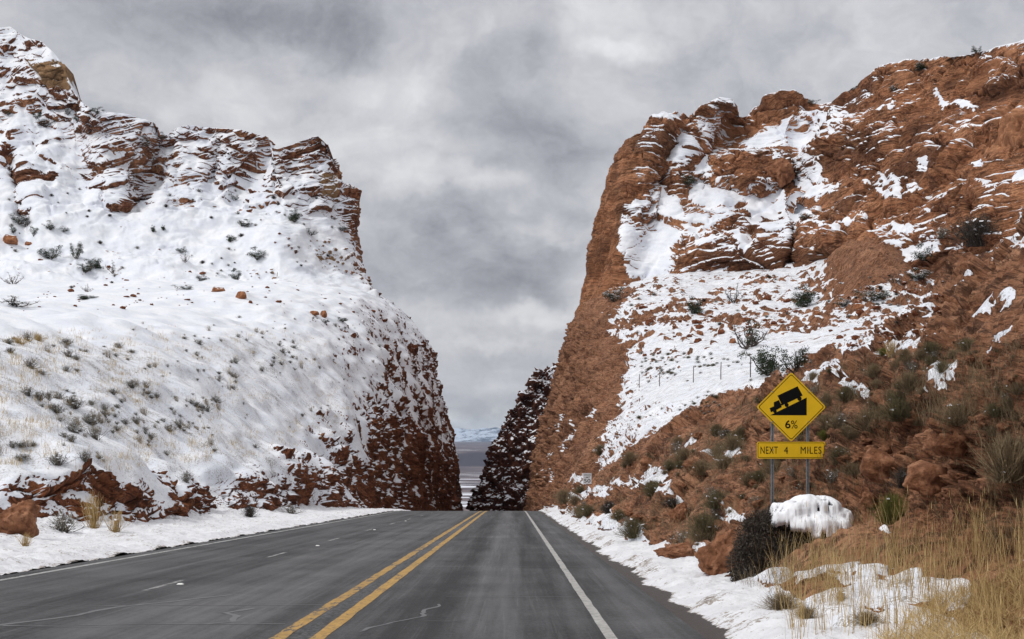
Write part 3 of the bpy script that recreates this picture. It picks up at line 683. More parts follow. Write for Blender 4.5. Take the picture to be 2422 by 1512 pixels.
    topsn = sstep(nv - 12, nv - 2, np.arange(P.shape[1]))[None, :] * np.ones(px.shape) ; th = th - 0.35 * topsn
    ns = fbm(P * np.array([0.35, 0.35, 1.0]), 4, 68) * 0.14 + fbm(P / 0.8, 3, 69) * 0.10 + fbm(P / 2.2, 3, 70) * .12
    return finish('cliff_right', P, N, Pd, th, ns, rock_mat('orange_sandstone', C_OR, scale=0.7, lam=0.8, varnish=0.6, spread=0.10, finew=.15, stain=.62, bumpd=.10), snow_t=0.25, bk=2,
                  label='orange sandstone cliff with snow patches right of the road cut', bed=bed, k=2.6)

# ---- dark wall past the crest ------------------------------------------------------
def build_far_wall():
    nu, nv = 420, 420
    T = [(0,1262,890,345),(.04,1268,880,345),(.2,1290,874,350),(.3,1310,868,352),(.5,1345,850,356),(1,1480,800,366)]
    L = [(0,1092,1300,318),(.2,1112,1200,320),(.36,1130,1145,322),(.5,1158,1070,326),(.62,1185,1008,330),(.72,1208,962,335),(.8,1232,940,338),(.88,1252,925,341),(1,1262,890,345)]
    B = [(0,1092,1300,318),(1,1480,1300,290)]; R = [(0,1480,1300,290),(1,1480,800,366)]
    S = coons(B, T, L, R, nu, nv); P = img3(S)
    edge = P[:1]; steps = []; prev = edge
    for s in ([1.5, 6, 0], [8, 24, -1], [30, 70, -6], [60, 120, -20]):
        tgt = edge + np.array(s)
        for k in range(1, 5): steps.append((prev + (tgt - prev) * k / 4)[0])
        prev = tgt
    P = np.concatenate([np.array(steps[::-1]), P], 0); off = len(steps)
    top = P[:, -1:]; P = np.concatenate([P] + [top + np.array([0, dy, dz]) for dy, dz in ((4, -.5), (12, -2), (40, -12), (80, -50))], 1)
    N = normals(P)
    if (N[off:, :nv] * -P[off:, :nv]).sum(-1).mean() < 0: N = -N
    px, py = proj(P)
    n_lo = fbm(P / 8, 4, 81); n_md = fbm(P / 2.4, 4, 82); n_hi = fbm(P / .8, 3, 83)
    f1, f2, cid, _ = worley(P / np.array([2.6, 3, 3.8]) + n_md[..., None] * .3, 14); g1, g2, gc, _ = worley(P / 1.1, 15)
    d = n_lo * 1.3 + n_md * .7 + (cid - .5) * 2.2 + (gc - .5) * 1.0 + n_hi * .3
    Pd = P + N * d[..., None]
    th = np.full(px.shape, 0.66) - 0.5 * sstep(-6, 10, poly_sd(px, py, [(1290,880),(1330,860),(1345,850),(1330,930),(1300,1010),(1285,1000),(1300,940)]) + n_md * 6)
    th = th - 0.25 * sstep(-4, 6, poly_sd(px, py, [(1262,895),(1310,870),(1310,885),(1280,905)]))
    ns = fbm(P / 1.6, 4, 84) * .22 + fbm(P * np.array([.5, .5, .2]), 3, 85) * .12
    return finish('cliff_far', P, N, Pd, th, ns, rock_mat('shade_darkened_rock', C_SHADED, scale=.8, varnish=.5, spread=.1), snow_t=.15, bk=1,
                  label='dark broken rock wall with snow flecks past the road crest', k=2.6)

TERR = [build_left_bank(), build_left_cliff(), build_right_bank(), build_right_cliff(), build_far_wall()]
# ------------------------------------------------------------------ road, verges, plain, mountains
def asphalt_mat():
    m, t, b = new_mat('asphalt'); P = t.new('ShaderNodeTexCoord').outputs['Object']
    sp = t.new('ShaderNodeSeparateXYZ'); t.link(P, sp.inputs[0]); x = sp.outputs[0]
    mp = t.new('ShaderNodeMapping'); mp.inputs['Scale'].default_value = (2.6, 0.045, 1); t.link(P, mp.inputs[0])
    st = t.noise(mp.outputs[0], 1.0, 6, 0.65, 0.2)
    mp2 = t.new('ShaderNodeMapping'); mp2.inputs['Scale'].default_value = (12, 0.10, 1); t.link(P, mp2.inputs[0])
    st2 = t.noise(mp2.outputs[0], 1.0, 4, 0.6)
    big = t.noise(P, 0.35, 5, 0.6); grit = t.noise(P, 60, 3, 0.7); grit2 = t.noise(P, 14, 5, 0.75)
    v = t.math('ADD', 0.055, t.math('MULTIPLY', t.math('SUBTRACT', st, 0.5), 0.17))
    v = t.math('ADD', v, t.math('MULTIPLY', t.math('SUBTRACT', st2, 0.5), 0.03))
    v = t.math('ADD', v, t.math('MULTIPLY', t.math('SUBTRACT', big, 0.5), 0.16))
    v = t.math('ADD', v, t.math('MULTIPLY', t.math('SUBTRACT', grit2, 0.5), 0.11))
    v = t.math('ADD', v, t.math('MULTIPLY', t.math('SUBTRACT', grit, 0.5), 0.13))
    # traffic-polished bands and the paler shoulder
    for c, w, a in ((-0.35, 0.42, .034), (-3.9, 0.8, .026), (-5.0, .5, .016), (1.75, 0.35, .016), (-7.6, .5, .012), (-8.9, .4, .012), (-9.95, .15, .02)):
        v = t.math('ADD', v, t.remap(t.math('ABSOLUTE', t.math('SUBTRACT', t.math('ADD', x, t.math('MULTIPLY', t.math('SUBTRACT', big, .5), .35)), c)), w * 0.3, w * 1.3, a, 0))
    v = t.math('SUBTRACT', v, t.math('ADD', t.remap(t.math('ABSOLUTE', t.math('SUBTRACT', x, -1.3)), .1, .6, .018, 0), t.remap(t.math('ABSOLUTE', t.math('SUBTRACT', x, .55)), .1, .5, .014, 0)))
    # long salt and tyre scratches
    wv = t.vmath('ADD', mp2.outputs[0], t.vmath('SCALE', P, scale=0.02))
    sc = t.remap(t.noise(wv, 1.7, 2, 0.4), 0.63, 0.70)
    v = t.math('ADD', v, t.math('MULTIPLY', sc, .022))
    # dark cracking with dirt between the yellow lines
    vor = t.new('ShaderNodeTexVoronoi'); vor.feature = 'DISTANCE_TO_EDGE'; vor.inputs['Scale'].default_value = 5.0
    t.link(t.vmath('ADD', P, t.vmath('SCALE', t.noise(P, 5, 3, color=True), scale=.25)), vor.inputs['Vector'])
    cr_ = t.remap(vor.outputs[0], 0.0, 0.035, 1, 0)
    band = t.remap(t.math('ABSOLUTE', t.math('SUBTRACT', x, -2.42)), .16, .34, 1, 0)
    v = t.math('SUBTRACT', v, t.math('MULTIPLY', t.math('MULTIPLY', cr_, band), .06))
    v = t.math('ADD', v, t.math('MULTIPLY', t.math('MULTIPLY', t.remap(grit2, .45, .6), band), .06))
    v = t.math('MAXIMUM', v, 0.012)
    c = t.new('ShaderNodeCombineXYZ')
    t.link(t.math('MULTIPLY', v, 1.0), c.inputs[0]); t.link(t.math('MULTIPLY', v, 0.99), c.inputs[1]); t.link(t.math('MULTIPLY', v, 1.03), c.inputs[2])
    t.link(c.outputs[0], b.inputs['Base Color']); t.link(t.remap(big, .3, .7, .62, .8), b.inputs['Roughness'])
    b.inputs['Specular IOR Level'].default_value = 0.3
    bp = t.new('ShaderNodeBump'); bp.inputs['Strength'].default_value = .5; bp.inputs['Distance'].default_value = .012
    t.link(t.math('ADD', grit, t.math('SUBTRACT', grit2, t.math('MULTIPLY', cr_, band))), bp.inputs['Height']); t.link(bp.outputs[0], b.inputs['Normal'])
    return m

def paint_mat(name, colr, wear):
    m, t, b = new_mat(name); P = t.new('ShaderNodeTexCoord').outputs['Object']
    mp = t.new('ShaderNodeMapping'); mp.inputs['Scale'].default_value = (9, 2.2, 1); t.link(P, mp.inputs[0])
    n = t.math('ADD', t.math('MULTIPLY', t.noise(mp.outputs[0], 1.4, 6, .75), .7), t.math('MULTIPLY', t.noise(P, .5, 3, .5), .3))
    f = t.remap(n, wear - .03, wear + .04)
    c = t.mix(t.remap(t.noise(P, 9, 6, .75), .35, .65), rgb(colr), rgb(tuple(x * .55 for x in colr)))
    c = t.mix(f, c, (.06, .058, .058, 1)); t.link(c, b.inputs['Base Color']); b.inputs['Roughness'].default_value = .7
    return m

def strip(name, x0, x1, y0, y1, dz, mat, step=0.6, wob=0.0, parent=None, seed=0, xs=None):
    n = max(3, int((y1 - y0) / step)); ys = y0 * (y1 / y0) ** np.linspace(0, 1, n)
    xs = np.array(xs if xs is not None else [x0, x1], float)
    P = np.zeros((n, len(xs), 3)); P[..., 1] = ys[:, None]; P[..., 0] = xs[None] + road_x(ys)[:, None]
    if wob:
        w = fbm(np.stack([ys * 1.3, ys * 0 + seed, ys * 0], -1), 4, seed) * wob
        w2 = fbm(np.stack([ys * 1.3, ys * 0 + seed + 9, ys * 0], -1), 4, seed + 3) * wob
        P[:, 0, 0] += w; P[:, -1, 0] += w2
    P[..., 2] = road_z(ys)[:, None] + dz
    return grid_obj(name, P, mat, parent=parent)

road = strip('road', 0, 0, 1.0, 345, 0, asphalt_mat(), 0.5, xs=np.linspace(-10.15, 2.2, 14))
tag(road, kind='structure')
yel = paint_mat('worn_yellow_paint', (.50, .29, .065), .565); whi = paint_mat('worn_white_paint', (.45, .44, .42), .60); whf = paint_mat('faded_white_paint', (.42, .42, .41), .56)
for nm, a, b_, m_, w in (('road_marking_yellow', -2.75, -2.57, paint_mat('broken_yellow_paint', (.47, .275, .065), .545), .018), ('road_marking_yellow', -2.30, -2.12, yel, .012), ('road_marking_white', 1.06, 1.19, whi, .008), ('road_marking_white', -9.68, -9.52, whf, .008)):
    tag(strip(nm, a, b_, 1.5, 200, .004, m_, .35, w, seed=int(abs(a) * 10)), kind='structure')
for k, y in enumerate([13.2, 25.2, 37.2, 49.2, 61.2, 73.2, 85.2, 97.2, 109.2, 121]):
    tag(strip('road_marking_dash', -6.22, -6.12, y - 1.3, y + 1.5, .004, paint_mat('faded_dash_paint', (.36, .36, .355), .53) if k == 0 else bpy.data.materials['faded_dash_paint'], .3, .01, seed=k), kind='structure')
# raised pavement markers between the lanes
mk = new_mat('marker_ceramic')[0]; mk.node_tree.nodes['Principled BSDF'].inputs['Base Color'].default_value = (.75, .75, .72, 1)
def marker(x, y):
    w, l, h = .06, .06, .02; z = float(road_z(y)) + .001
    v = [(x - w, y - l, z), (x + w, y - l, z), (x + w, y + l, z), (x - w, y + l, z), (x - w * .6, y - l * .4, z + h), (x + w * .6, y - l * .4, z + h), (x + w * .6, y + l * .4, z + h), (x - w * .6, y + l * .4, z + h)]
    return mesh_obj('pavement_marker', v, [(0, 1, 5, 4), (1, 2, 6, 5), (2, 3, 7, 6), (3, 0, 4, 7), (4, 5, 6, 7)], mk)
for i, y in enumerate((25.5, 43.5, 61.5, 79.5)):
    tag(marker(-5.95, y), label=['small white reflective marker stuck on the left lanes, nearest one', 'second small white road marker from the camera', 'third small white road marker from the camera', 'fourth and farthest small white road marker'][i], cat='road marker', group='raised markers between the left lanes')
# pale crack sealing lines
seal = new_mat('crack_sealant'); seal[2].inputs['Base Color'].default_value = (.12, .12, .124, 1); seal[2].inputs['Roughness'].default_value = .6; seal = seal[0]
def seal_line(pts, w):
    q = []
    for (a, b_) in zip(pts[:-1], pts[1:]):
        n = max(2, int(math.hypot(b_[0] - a[0], b_[1] - a[1]) / .12))
        q += [(a[0] + (b_[0] - a[0]) * i / n, a[1] + (b_[1] - a[1]) * i / n) for i in range(n)]
    q.append(pts[-1]); q = np.array(q); j = fbm(np.stack([q[:, 0] * .8, q[:, 1] * .8, q[:, 0] * 0], -1), 4, 5) * .13
    q = q + j[:, None]; t_ = np.gradient(q, axis=0); t_ /= np.linalg.norm(t_, axis=1)[:, None] + 1e-9; nn = np.stack([-t_[:, 1], t_[:, 0]], -1)
    ww = w * (1 + .5 * fbm(np.stack([q[:, 0] * 3, q[:, 1] * 3, q[:, 0] * 0], -1), 3, 8))
    P = np.stack([q - nn * ww[:, None] / 2, q + nn * ww[:, None] / 2], 1); P = np.concatenate([P, road_z(P[..., 1])[..., None] + .0035], -1)
    return grid_obj('road_crack_seal', P, seal)
for pts, w in (([(-9.4, 20.6), (-2.8, 20.9)], .05), ([(-9.4, 17.9), (-6.4, 17.6), (-2.8, 18.0)], .05), ([(-6.4, 17.7), (-5.8, 19.2), (-5.6, 20.6), (-4.6, 22.8)], .10), ([(-3.8, 17.9), (-3.45, 18.3), (-3.75, 18.9), (-4.0, 19.4), (-3.7, 20.3)], .10), ([(-6.3, 17.7), (-5.0, 17.5)], .07),
               ([(-1.0, 22.6), (1.0, 22.5)], .03), ([(-1.1, 18.3), (-.6, 18.3)], .035), ([(-9.3, 27.5), (-2.8, 27.8)], .03), ([(-2.0, 31.5), (2.0, 31.4)], .03), ([(-9.3, 41), (-2.8, 41.3)], .03), ([(1.5, 16.1), (1.9, 16.0)], .06), ([(-1.9, 16.8), (-1.3, 18.8), (-1.1, 21)], .05)):
    tag(seal_line(pts, w), kind='structure')

def verge_mat(dirt):
    m, t, b = new_mat('ploughed_snow'); P = t.new('ShaderNodeTexCoord').outputs['Object']
    n = t.noise(P, 1.3, 6, .7); f = t.noise(P, 9, 5, .75); dr = t.new('ShaderNodeAttribute', attribute_name='dirt').outputs['Fac']
    c = t.mix(t.remap(n, .35, .65), (.83, .84, .87, 1), (.70, .70, .73, 1))
    c = t.mix(t.remap(t.math('ADD', f, t.math('MULTIPLY', dr, .28)), .60, .68), c, (.33, .28, .24, 1))
    c = t.mix(t.remap(t.math('ADD', dr, t.math('MULTIPLY', t.math('SUBTRACT', f, .5), .9)), .62, .72), c, (.045, .034, .028, 1))
    t.link(c, b.inputs['Base Color']); b.inputs['Roughness'].default_value = .6
    bp = t.new('ShaderNodeBump'); bp.inputs['Strength'].default_value = .8; bp.inputs['Distance'].default_value = .06
    t.link(t.math('ADD', n, f), bp.inputs['Height']); t.link(bp.outputs[0], b.inputs['Normal'])
    return m
VM = verge_mat(1)
def verge(name, xs, y0, y1, ny, prof, lump, dirtf, label):
    ys = y0 * (y1 / y0) ** np.linspace(0, 1, ny); xs = np.array(xs)
    P = np.zeros((ny, len(xs), 3)); P[..., 0] = xs[None] + road_x(ys)[:, None]; P[..., 1] = ys[:, None]
    P[..., 2] = road_z(ys)[:, None]
    q = P.copy(); q[..., 2] = 0
    t_ = (xs - xs[0]) / (xs[-1] - xs[0])
    n = fbm(q / 1.1, 5, 91, .6); n2 = fbm(q / .3, 4, 92, .6); edge = fbm(q[:, :1] * [0, 1 / 1.2, 0], 5, 93, .6)
    h = prof(t_[None], edge) * (1 + .35 * n) + (lump * (n * .6 + n2 * .4)) * sstep(0, .25, prof(t_[None], edge) * 8)
    P[..., 2] += h + .002
    return tag(grid_obj(name, P, VM, {'dirt': dirtf(t_[None], edge, n)}), label=label, kind='structure')
def rprof(t_, e): return 0.20 * sstep(.10 + .05 * e, .42, t_) + .16 * sstep(.5, 1, t_) - .02
def rdirt(t_, e, n): return 1.0 - sstep(.12 + .08 * e, .2 + .08 * e, t_) + .62 * np.exp(-((t_ - .28 - .05 * e) / .12)**2) * sstep(-.2, .5, n)
verge('snow_verge_right', np.linspace(2.17, 4.3, 70), 3, 330, 1500, rprof, .075, rdirt, 'strip of ploughed snow with a gravelly edge beside the right lane')
def lprof(t_, e): return .14 * sstep(.0, .10, t_ - .01) + .55 * sstep(.35, 1, t_) + .02
def ldirt(t_, e, n): return .55 * (1 - sstep(0, .03, t_)) + .30 * sstep(-.1, .6, n)
verge('snow_verge_left', -np.linspace(10.12, 18.2, 160), 8, 340, 1300, lprof, .085, ldirt, 'wide strip of lumpy snow between the left bank and the road')

# plain far below: one sheet to the horizon
def plain_mat():
    m, t, b = new_mat('desert_plain'); P = t.new('ShaderNodeTexCoord').outputs['Object']
    mp = t.new('ShaderNodeMapping'); mp.inputs['Scale'].default_value = (.0004, .0016, .004); t.link(P, mp.inputs[0])
    n = t.noise(mp.outputs[0], 2.0, 8, .68, .4)
    n2 = t.noise(P, .004, 7, .7)
    c = t.ramp(n2, [(.36, (.05, .034, .042)), (.5, (.095, .065, .070)), (.64, (.17, .125, .12))])
    sp = t.new('ShaderNodeSeparateXYZ'); t.link(P, sp.inputs[0])
    lim = t.remap(sp.outputs[1], 4000, 12000, .53, .62)
    nz = t.new('ShaderNodeSeparateXYZ'); t.link(t.new('ShaderNodeNewGeometry').outputs['Normal'], nz.inputs[0])
    f = t.math('MULTIPLY', t.remap(t.math('SUBTRACT', n, lim), 0, .05), t.remap(nz.outputs[2], .9, .985))
    near = t.remap(sp.outputs[1], 350, 900, 1, 0)
    f = t.math('MAXIMUM', f, t.math('MULTIPLY', near, t.remap(n2, .4, .5)))
    c = t.mix(t.remap(nz.outputs[2], .995, .97), c, (.035, .026, .035, 1))
    c = t.mix(f, c, (.72, .74, .80, 1)); t.link(c, b.inputs['Base Color']); b.inputs['Roughness'].default_value = .95
    return m
def build_ground():
    ys = np.concatenate([np.linspace(-80, 400, 40), np.geomspace(430, 38000, 330)]); xs_ = np.linspace(-1, 1, 240); xs_ = np.sign(xs_) * (np.abs(xs_)**2.2)
    P = np.zeros((len(ys), len(xs_), 3)); P[..., 1] = ys[:, None]
    P[..., 0] = xs_[None] * (260 + np.maximum(ys, 0)[:, None] * 1.1)
    y = P[..., 1]; x = P[..., 0]
    near = np.where(y < 170, road_z(y) - .45, road_z(170) - .45 - (y - 170) * .095)
    z = np.maximum(near, -205)
    f = fbm(P * [1 / 2500., 1 / 2500., 0], 5, 95)
    z = z + f * 5 * sstep(1500, 4000, y)
    esc_y = 9000 + 900 * fbm(np.stack([x / 2600, y * 0, y * 0], -1), 5, 96, .6) + 300 * fbm(np.stack([x / 500, y * 0 + 3, y * 0], -1), 4, 97)
    z = z + 88 * sstep(0, 200, y - esc_y) * (1 + .08 * fbm(P * [1 / 400., 1 / 400., 0], 4, 98)) + 6 * sstep(-900, 0, y - esc_y)
    P[..., 2] = z
    tag(grid_obj('ground', P, plain_mat()), label='purplish desert plain streaked with snow, far below the road gap', kind='structure')
build_ground()
def mountain_mat():
    m, t, b = new_mat('snowy_mountain'); P = t.new('ShaderNodeTexCoord').outputs['Object']
    n = t.noise(P, .0018, 8, .75); nz = t.new('ShaderNodeSeparateXYZ'); t.link(t.new('ShaderNodeNewGeometry').outputs['Normal'], nz.inputs[0])
    f = t.remap(t.math('ADD', n, t.math('MULTIPLY', nz.outputs[2], .6)), 1.0, 1.12)
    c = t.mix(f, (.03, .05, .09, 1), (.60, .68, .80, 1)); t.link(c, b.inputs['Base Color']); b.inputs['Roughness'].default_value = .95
    return m
def build_mountains():
    xs = np.linspace(-14000, 12000, 520); v = np.linspace(0, 1, 90)
    P = np.zeros((len(xs), len(v), 3)); P[..., 0] = xs[:, None]; P[..., 1] = 23500 + v[None] * 9000
    q = P * [1 / 3200., 1 / 3200., 0]
    h = sstep(0, .55, v)[None] * (215 + 60 * fbm(q * .5, 3, 101)) + 150 * fbm(q * 4.5, 6, 102, .6, True) * sstep(0.02, .25, v)[None]
    P[..., 2] = -150 + h
    tag(grid_obj('mountains', P, mountain_mat()), label='blue snowy mountain range on the horizon in the road gap', kind='structure')
build_mountains()

def haze():
    m = bpy.data.materials.new('haze'); m.use_nodes = True; t = NT(m.node_tree); t.n.clear()
    o = t.new('ShaderNodeOutputMaterial'); v = t.new('ShaderNodeVolumePrincipled')
    v.inputs['Color'].default_value = (.60, .76, 1.0, 1); v.inputs['Density'].default_value = 2.6e-5; v.inputs['Anisotropy'].default_value = .2
    t.link(v.outputs[0], o.inputs['Volume'])
    x0, x1, y0, y1, z0, z1 = -48000, 48000, -3000, 40000, -260, 330
    vs = [(x, y, z) for z in (z0, z1) for y in (y0, y1) for x in (x0, x1)]
    tag(mesh_obj('haze', vs, [(0, 2, 3, 1), (4, 5, 7, 6), (0, 1, 5, 4), (2, 6, 7, 3), (0, 4, 6, 2), (1, 3, 7, 5)], m), kind='stuff')
haze()
# ------------------------------------------------------------------ plain materials
def flat_mat(name, colr, rough=.7, metal=0.0, var=0.0, vscale=8.0, spec=.3):
    m, t, b = new_mat(name)
    if var:
        P = t.new('ShaderNodeTexCoord').outputs['Object']; n = t.noise(P, vscale, 5, .65)
        c = t.mix(t.remap(n, .3, .7), rgb(tuple(x * (1 - var) for x in colr)), rgb(tuple(min(1, x * (1 + var)) for x in colr))); t.link(c, b.inputs['Base Color'])
    else: b.inputs['Base Color'].default_value = rgb(colr)
    b.inputs['Roughness'].default_value = rough; b.inputs['Metallic'].default_value = metal; b.inputs['Specular IOR Level'].default_value = spec
    return m
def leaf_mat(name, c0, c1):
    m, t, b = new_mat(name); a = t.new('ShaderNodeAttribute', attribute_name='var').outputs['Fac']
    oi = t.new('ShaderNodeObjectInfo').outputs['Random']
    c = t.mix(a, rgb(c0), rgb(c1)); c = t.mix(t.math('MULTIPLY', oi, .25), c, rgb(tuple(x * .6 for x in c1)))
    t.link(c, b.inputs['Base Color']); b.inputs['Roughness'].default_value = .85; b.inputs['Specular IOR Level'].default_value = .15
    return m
M_SNOW = flat_mat('settled_snow', (.84, .855, .89), .6, var=.05, vscale=3)
M_BARK = flat_mat('grey_bark', (.085, .065, .052), .9, var=.4, vscale=20)
M_JUN = leaf_mat('juniper_leaves', (.020, .032, .018), (.065, .082, .042))
M_SAGE = leaf_mat('sage_twigs', (.09, .080, .068), (.30, .27, .215))
M_DRY = leaf_mat('dry_brush', (.12, .090, .056), (.34, .26, .155))
M_OLIVE = leaf_mat('olive_brush', (.075, .066, .038), (.22, .185, .10))
M_DARKB = leaf_mat('dark_brush', (.030, .025, .022), (.105, .088, .072))
M_STRAW = leaf_mat('straw', (.32, .205, .075), (.66, .49, .24))
M_GREEN = leaf_mat('green_stems', (.075, .085, .02), (.20, .20, .055))

# ------------------------------------------------------------------ where a measured point meets the terrain
bpy.context.view_layer.update()
TOBJ = [t_[0] for t_ in TERR] + [bpy.data.objects['snow_verge_right'], bpy.data.objects['snow_verge_left']]
def hit(px, py):
    d = Vector(((px - CX) / F, 1.0, (HY - py) / F)).normalized(); best = None
    for o in TOBJ:
        ok, loc, nor, _ = o.ray_cast(Vector((0, 0, 0)), d, distance=800)
        if ok and (best is None or loc.length < best[0].length): best = (loc.copy(), nor.copy(), o)
    return best

class MB:
    """mesh buffer of quads/tris with a per-vertex 'var' and per-face material"""
    def __init__(s): s.v = []; s.f = []; s.a = []; s.m = []; s.n = 0
    def add(s, v, f, a=0.5, m=0):
        v = np.asarray(v, float).reshape(-1, 3); s.v.append(v); s.f += [tuple(i + s.n for i in q) for q in f]
        s.a.append(np.full(len(v), a) if np.isscalar(a) else a); s.m += [m] * len(f); s.n += len(v)
    def tube(s, pts, r0, r1, k=5, a=.5, m=0):
        pts = np.array(pts, float); n = len(pts); t_ = np.gradient(pts, axis=0); t_ /= np.linalg.norm(t_, axis=1)[:, None] + 1e-9
        up = np.array([.31, .17, .93]); x = np.cross(t_, up); x /= np.linalg.norm(x, axis=1)[:, None] + 1e-9; y = np.cross(t_, x)
        r = np.linspace(r0, r1, n)[:, None, None]; an = np.arange(k) / k * 2 * math.pi
        V = pts[:, None] + r * (x[:, None] * np.cos(an)[None, :, None] + y[:, None] * np.sin(an)[None, :, None])
        f = [(i * k + j, i * k + (j + 1) % k, (i + 1) * k + (j + 1) % k, (i + 1) * k + j) for i in range(n - 1) for j in range(k)] + [tuple(range((n - 1) * k, n * k))]
        s.add(V.reshape(-1, 3), f, a, m)
    def quads(s, Q, a, m=0):
        """Q (N,4,3)"""
        n = len(Q); s.v.append(Q.reshape(-1, 3)); s.f += [tuple(range(s.n + 4 * i, s.n + 4 * i + 4)) for i in range(n)]
        s.a.append(np.repeat(a, 4)); s.m += [m] * n; s.n += 4 * n
    def build(s, name, mats, parent=None, smooth=False):
        o = mesh_obj(name, np.concatenate(s.v), s.f, mats, parent, smooth, {'var': np.concatenate(s.a)})
        if isinstance(mats, (list, tuple)) and len(mats) > 1: o.data.polygons.foreach_set('material_index', np.array(s.m, np.int32))
        return o

def rq(rng, C, size, up=0.0, flat=False):
    """random small leaf quads centred on C (N,3)"""
    n = len(C); d1 = rng.normal(size=(n, 3)); 
    if flat: d1[:, 2] *= .25
    d1 /= np.linalg.norm(d1, axis=1)[:, None]; d2 = rng.normal(size=(n, 3))
    if flat: d2[:, 2] *= .25
    d2 -= d1 * (d1 * d2).sum(1)[:, None]; d2 /= np.linalg.norm(d2, axis=1)[:, None] + 1e-9
    s1 = size * (0.6 + .8 * rng.random((n, 1))); s2 = s1 * (.45 + .4 * rng.random((n, 1)))
    return np.stack([C - d1 * s1 - d2 * s2 * .3, C + d2 * s2, C + d1 * s1, C - d2 * s2], 1)

def juniper_parts(seed, clumps=26, leaves=60, open_=0.3, snow=.5, bare=False, lean=0.0):
    """about 1 m tall, 1.1 m wide, base at origin"""
    rng = np.random.default_rng(seed); tr = MB(); cr_ = MB(); sn = MB(); ends = []
    nb = 6 if not bare else 9
    for i in range(nb):
        an = i / nb * 6.283 + rng.random() * .7; el = .35 + rng.random() * .9
        L = (.45 + .35 * rng.random()) * (1.1 if bare else .9); d = np.array([math.cos(an) * math.cos(el) + lean, math.sin(an) * math.cos(el), math.sin(el)])
        p = np.zeros(3) + rng.normal(size=3) * .02 * [1, 1, 0] + [0, 0, -.06]; pts = [p]
        for k in range(5):
            p = p + d * L / 5 + rng.normal(size=3) * .03; d = d + np.array([0, 0, .06]) + rng.normal(size=3) * .12; pts.append(p)
        tr.tube(pts, .032, .009, 5)
        for k in range(2, 6):
            ends.append(pts[k])
            for _ in range(3 if bare else 2):
                q = pts[k]; dd = rng.normal(size=3); dd[2] = abs(dd[2]) * .6; dd /= np.linalg.norm(dd); tw = [q, q + dd * .09, q + dd * .16 + rng.normal(size=3) * .03]
                tr.tube(tw, .008, .003, 4); ends.append(tw[-1])
                if bare:
                    for _ in range(3):
                        e = rng.normal(size=3); e /= np.linalg.norm(e); tr.tube([tw[1], tw[1] + e * .1], .004, .0015, 3)
    if not bare or leaves:
        ends = np.array(ends); ends = ends[rng.permutation(len(ends))[:clumps]]
        ex = rng.normal(size=(max(0, clumps - len(ends)) + 10, 3)); ex /= np.linalg.norm(ex, axis=1)[:, None]; ex = ex * [.46, .46, .40] * (.55 + .5 * rng.random((len(ex), 1))) + [lean * .3, 0, .52]; ex = ex[ex[:, 2] > .1]
        C = np.concatenate([ends, ex]) if not bare else ends[:10]
        for c in C:
            r = .10 + .075 * rng.random()
            g = rng.normal(size=(leaves, 3)); g /= np.linalg.norm(g, axis=1)[:, None]; rad = rng.random((leaves, 1))**.4
            L = c + g * rad * r * [1.15, 1.15, .8]
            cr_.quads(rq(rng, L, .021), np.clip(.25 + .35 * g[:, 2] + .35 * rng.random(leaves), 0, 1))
            if rng.random() < snow:
                n = 16; a = rng.random((n, 2)) * 2 - 1; T_ = c + np.stack([a[:, 0] * r * .8, a[:, 1] * r * .8, r * .75 * (1 - .5 * (a**2).sum(1))], -1)
                cr_.quads(rq(rng, T_, .034, flat=True), np.ones(n), 1)
    return tr, cr_, sn

def shrub_mesh(name, seed, mat, twigs=150, leaves=420, snow=60, spread=.55, tall=1.0, tw=.010, lf=.024, straight=.0):
    """one round bush about 1 m wide: twigs, small leaves and caught snow in one mesh"""
    rng = np.random.default_rng(seed); mb = MB()
    n = twigs; th_ = rng.random(n) * 6.283; el = np.clip(np.abs(rng.normal(size=n)) * spread, 0, 1.35); L = (.38 + .22 * rng.random(n)) * tall
    d = np.stack([np.sin(el) * np.cos(th_), np.sin(el) * np.sin(th_), np.cos(el)], -1); base = np.stack([rng.normal(size=n) * .06, rng.normal(size=n) * .06, np.full(n, -.05)], -1)
    mid = base + d * L[:, None] * .55 + rng.normal(size=(n, 3)) * .02; tip = base + d * L[:, None] + rng.normal(size=(n, 3)) * .05 * (1 - straight) + [0, 0, .05]
    side = np.cross(d, rng.normal(size=(n, 3))); side /= np.linalg.norm(side, axis=1)[:, None]; w = tw
    a = rng.random(n)
    mb.quads(np.stack([base - side * w, base + side * w, mid + side * w * .7, mid - side * w * .7], 1), a * .5)
    mb.quads(np.stack([mid - side * w * .7, mid + side * w * .7, tip + side * w * .3, tip - side * w * .3], 1), a)
    for k in range(3):
        s0 = mid + (tip - mid) * rng.random((n, 1)); e = rng.normal(size=(n, 3)); e /= np.linalg.norm(e, axis=1)[:, None]; e = e * .6 + d; tp = s0 + e * .09
        mb.quads(np.stack([s0 - side * w * .4, s0 + side * w * .4, tp + side * w * .2, tp - side * w * .2], 1), rng.random(n))
    if leaves:
        i = rng.integers(0, n, leaves); C = mid[i] + (tip[i] - mid[i]) * (rng.random((leaves, 1)) * 1.1) + rng.normal(size=(leaves, 3)) * .03
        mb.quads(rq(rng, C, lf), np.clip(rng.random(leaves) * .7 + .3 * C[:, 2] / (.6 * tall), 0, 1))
    if snow:
        i = rng.integers(0, n, snow); C = mid[i] + (tip[i] - mid[i]) * rng.random((snow, 1)) + [0, 0, .02]; mb.quads(rq(rng, C, .045, flat=True), np.ones(snow), 1)
    o = mb.build(name, [mat, M_SNOW]); return o

def copy_tree(o, name=None):
    c = o.copy(); col.objects.link(c); c.parent = None
    for ch in [x for x in bpy.data.objects if x.parent is o]:
        d = ch.copy(); col.objects.link(d); d.parent = c
    return c

rnd = random.Random(5)
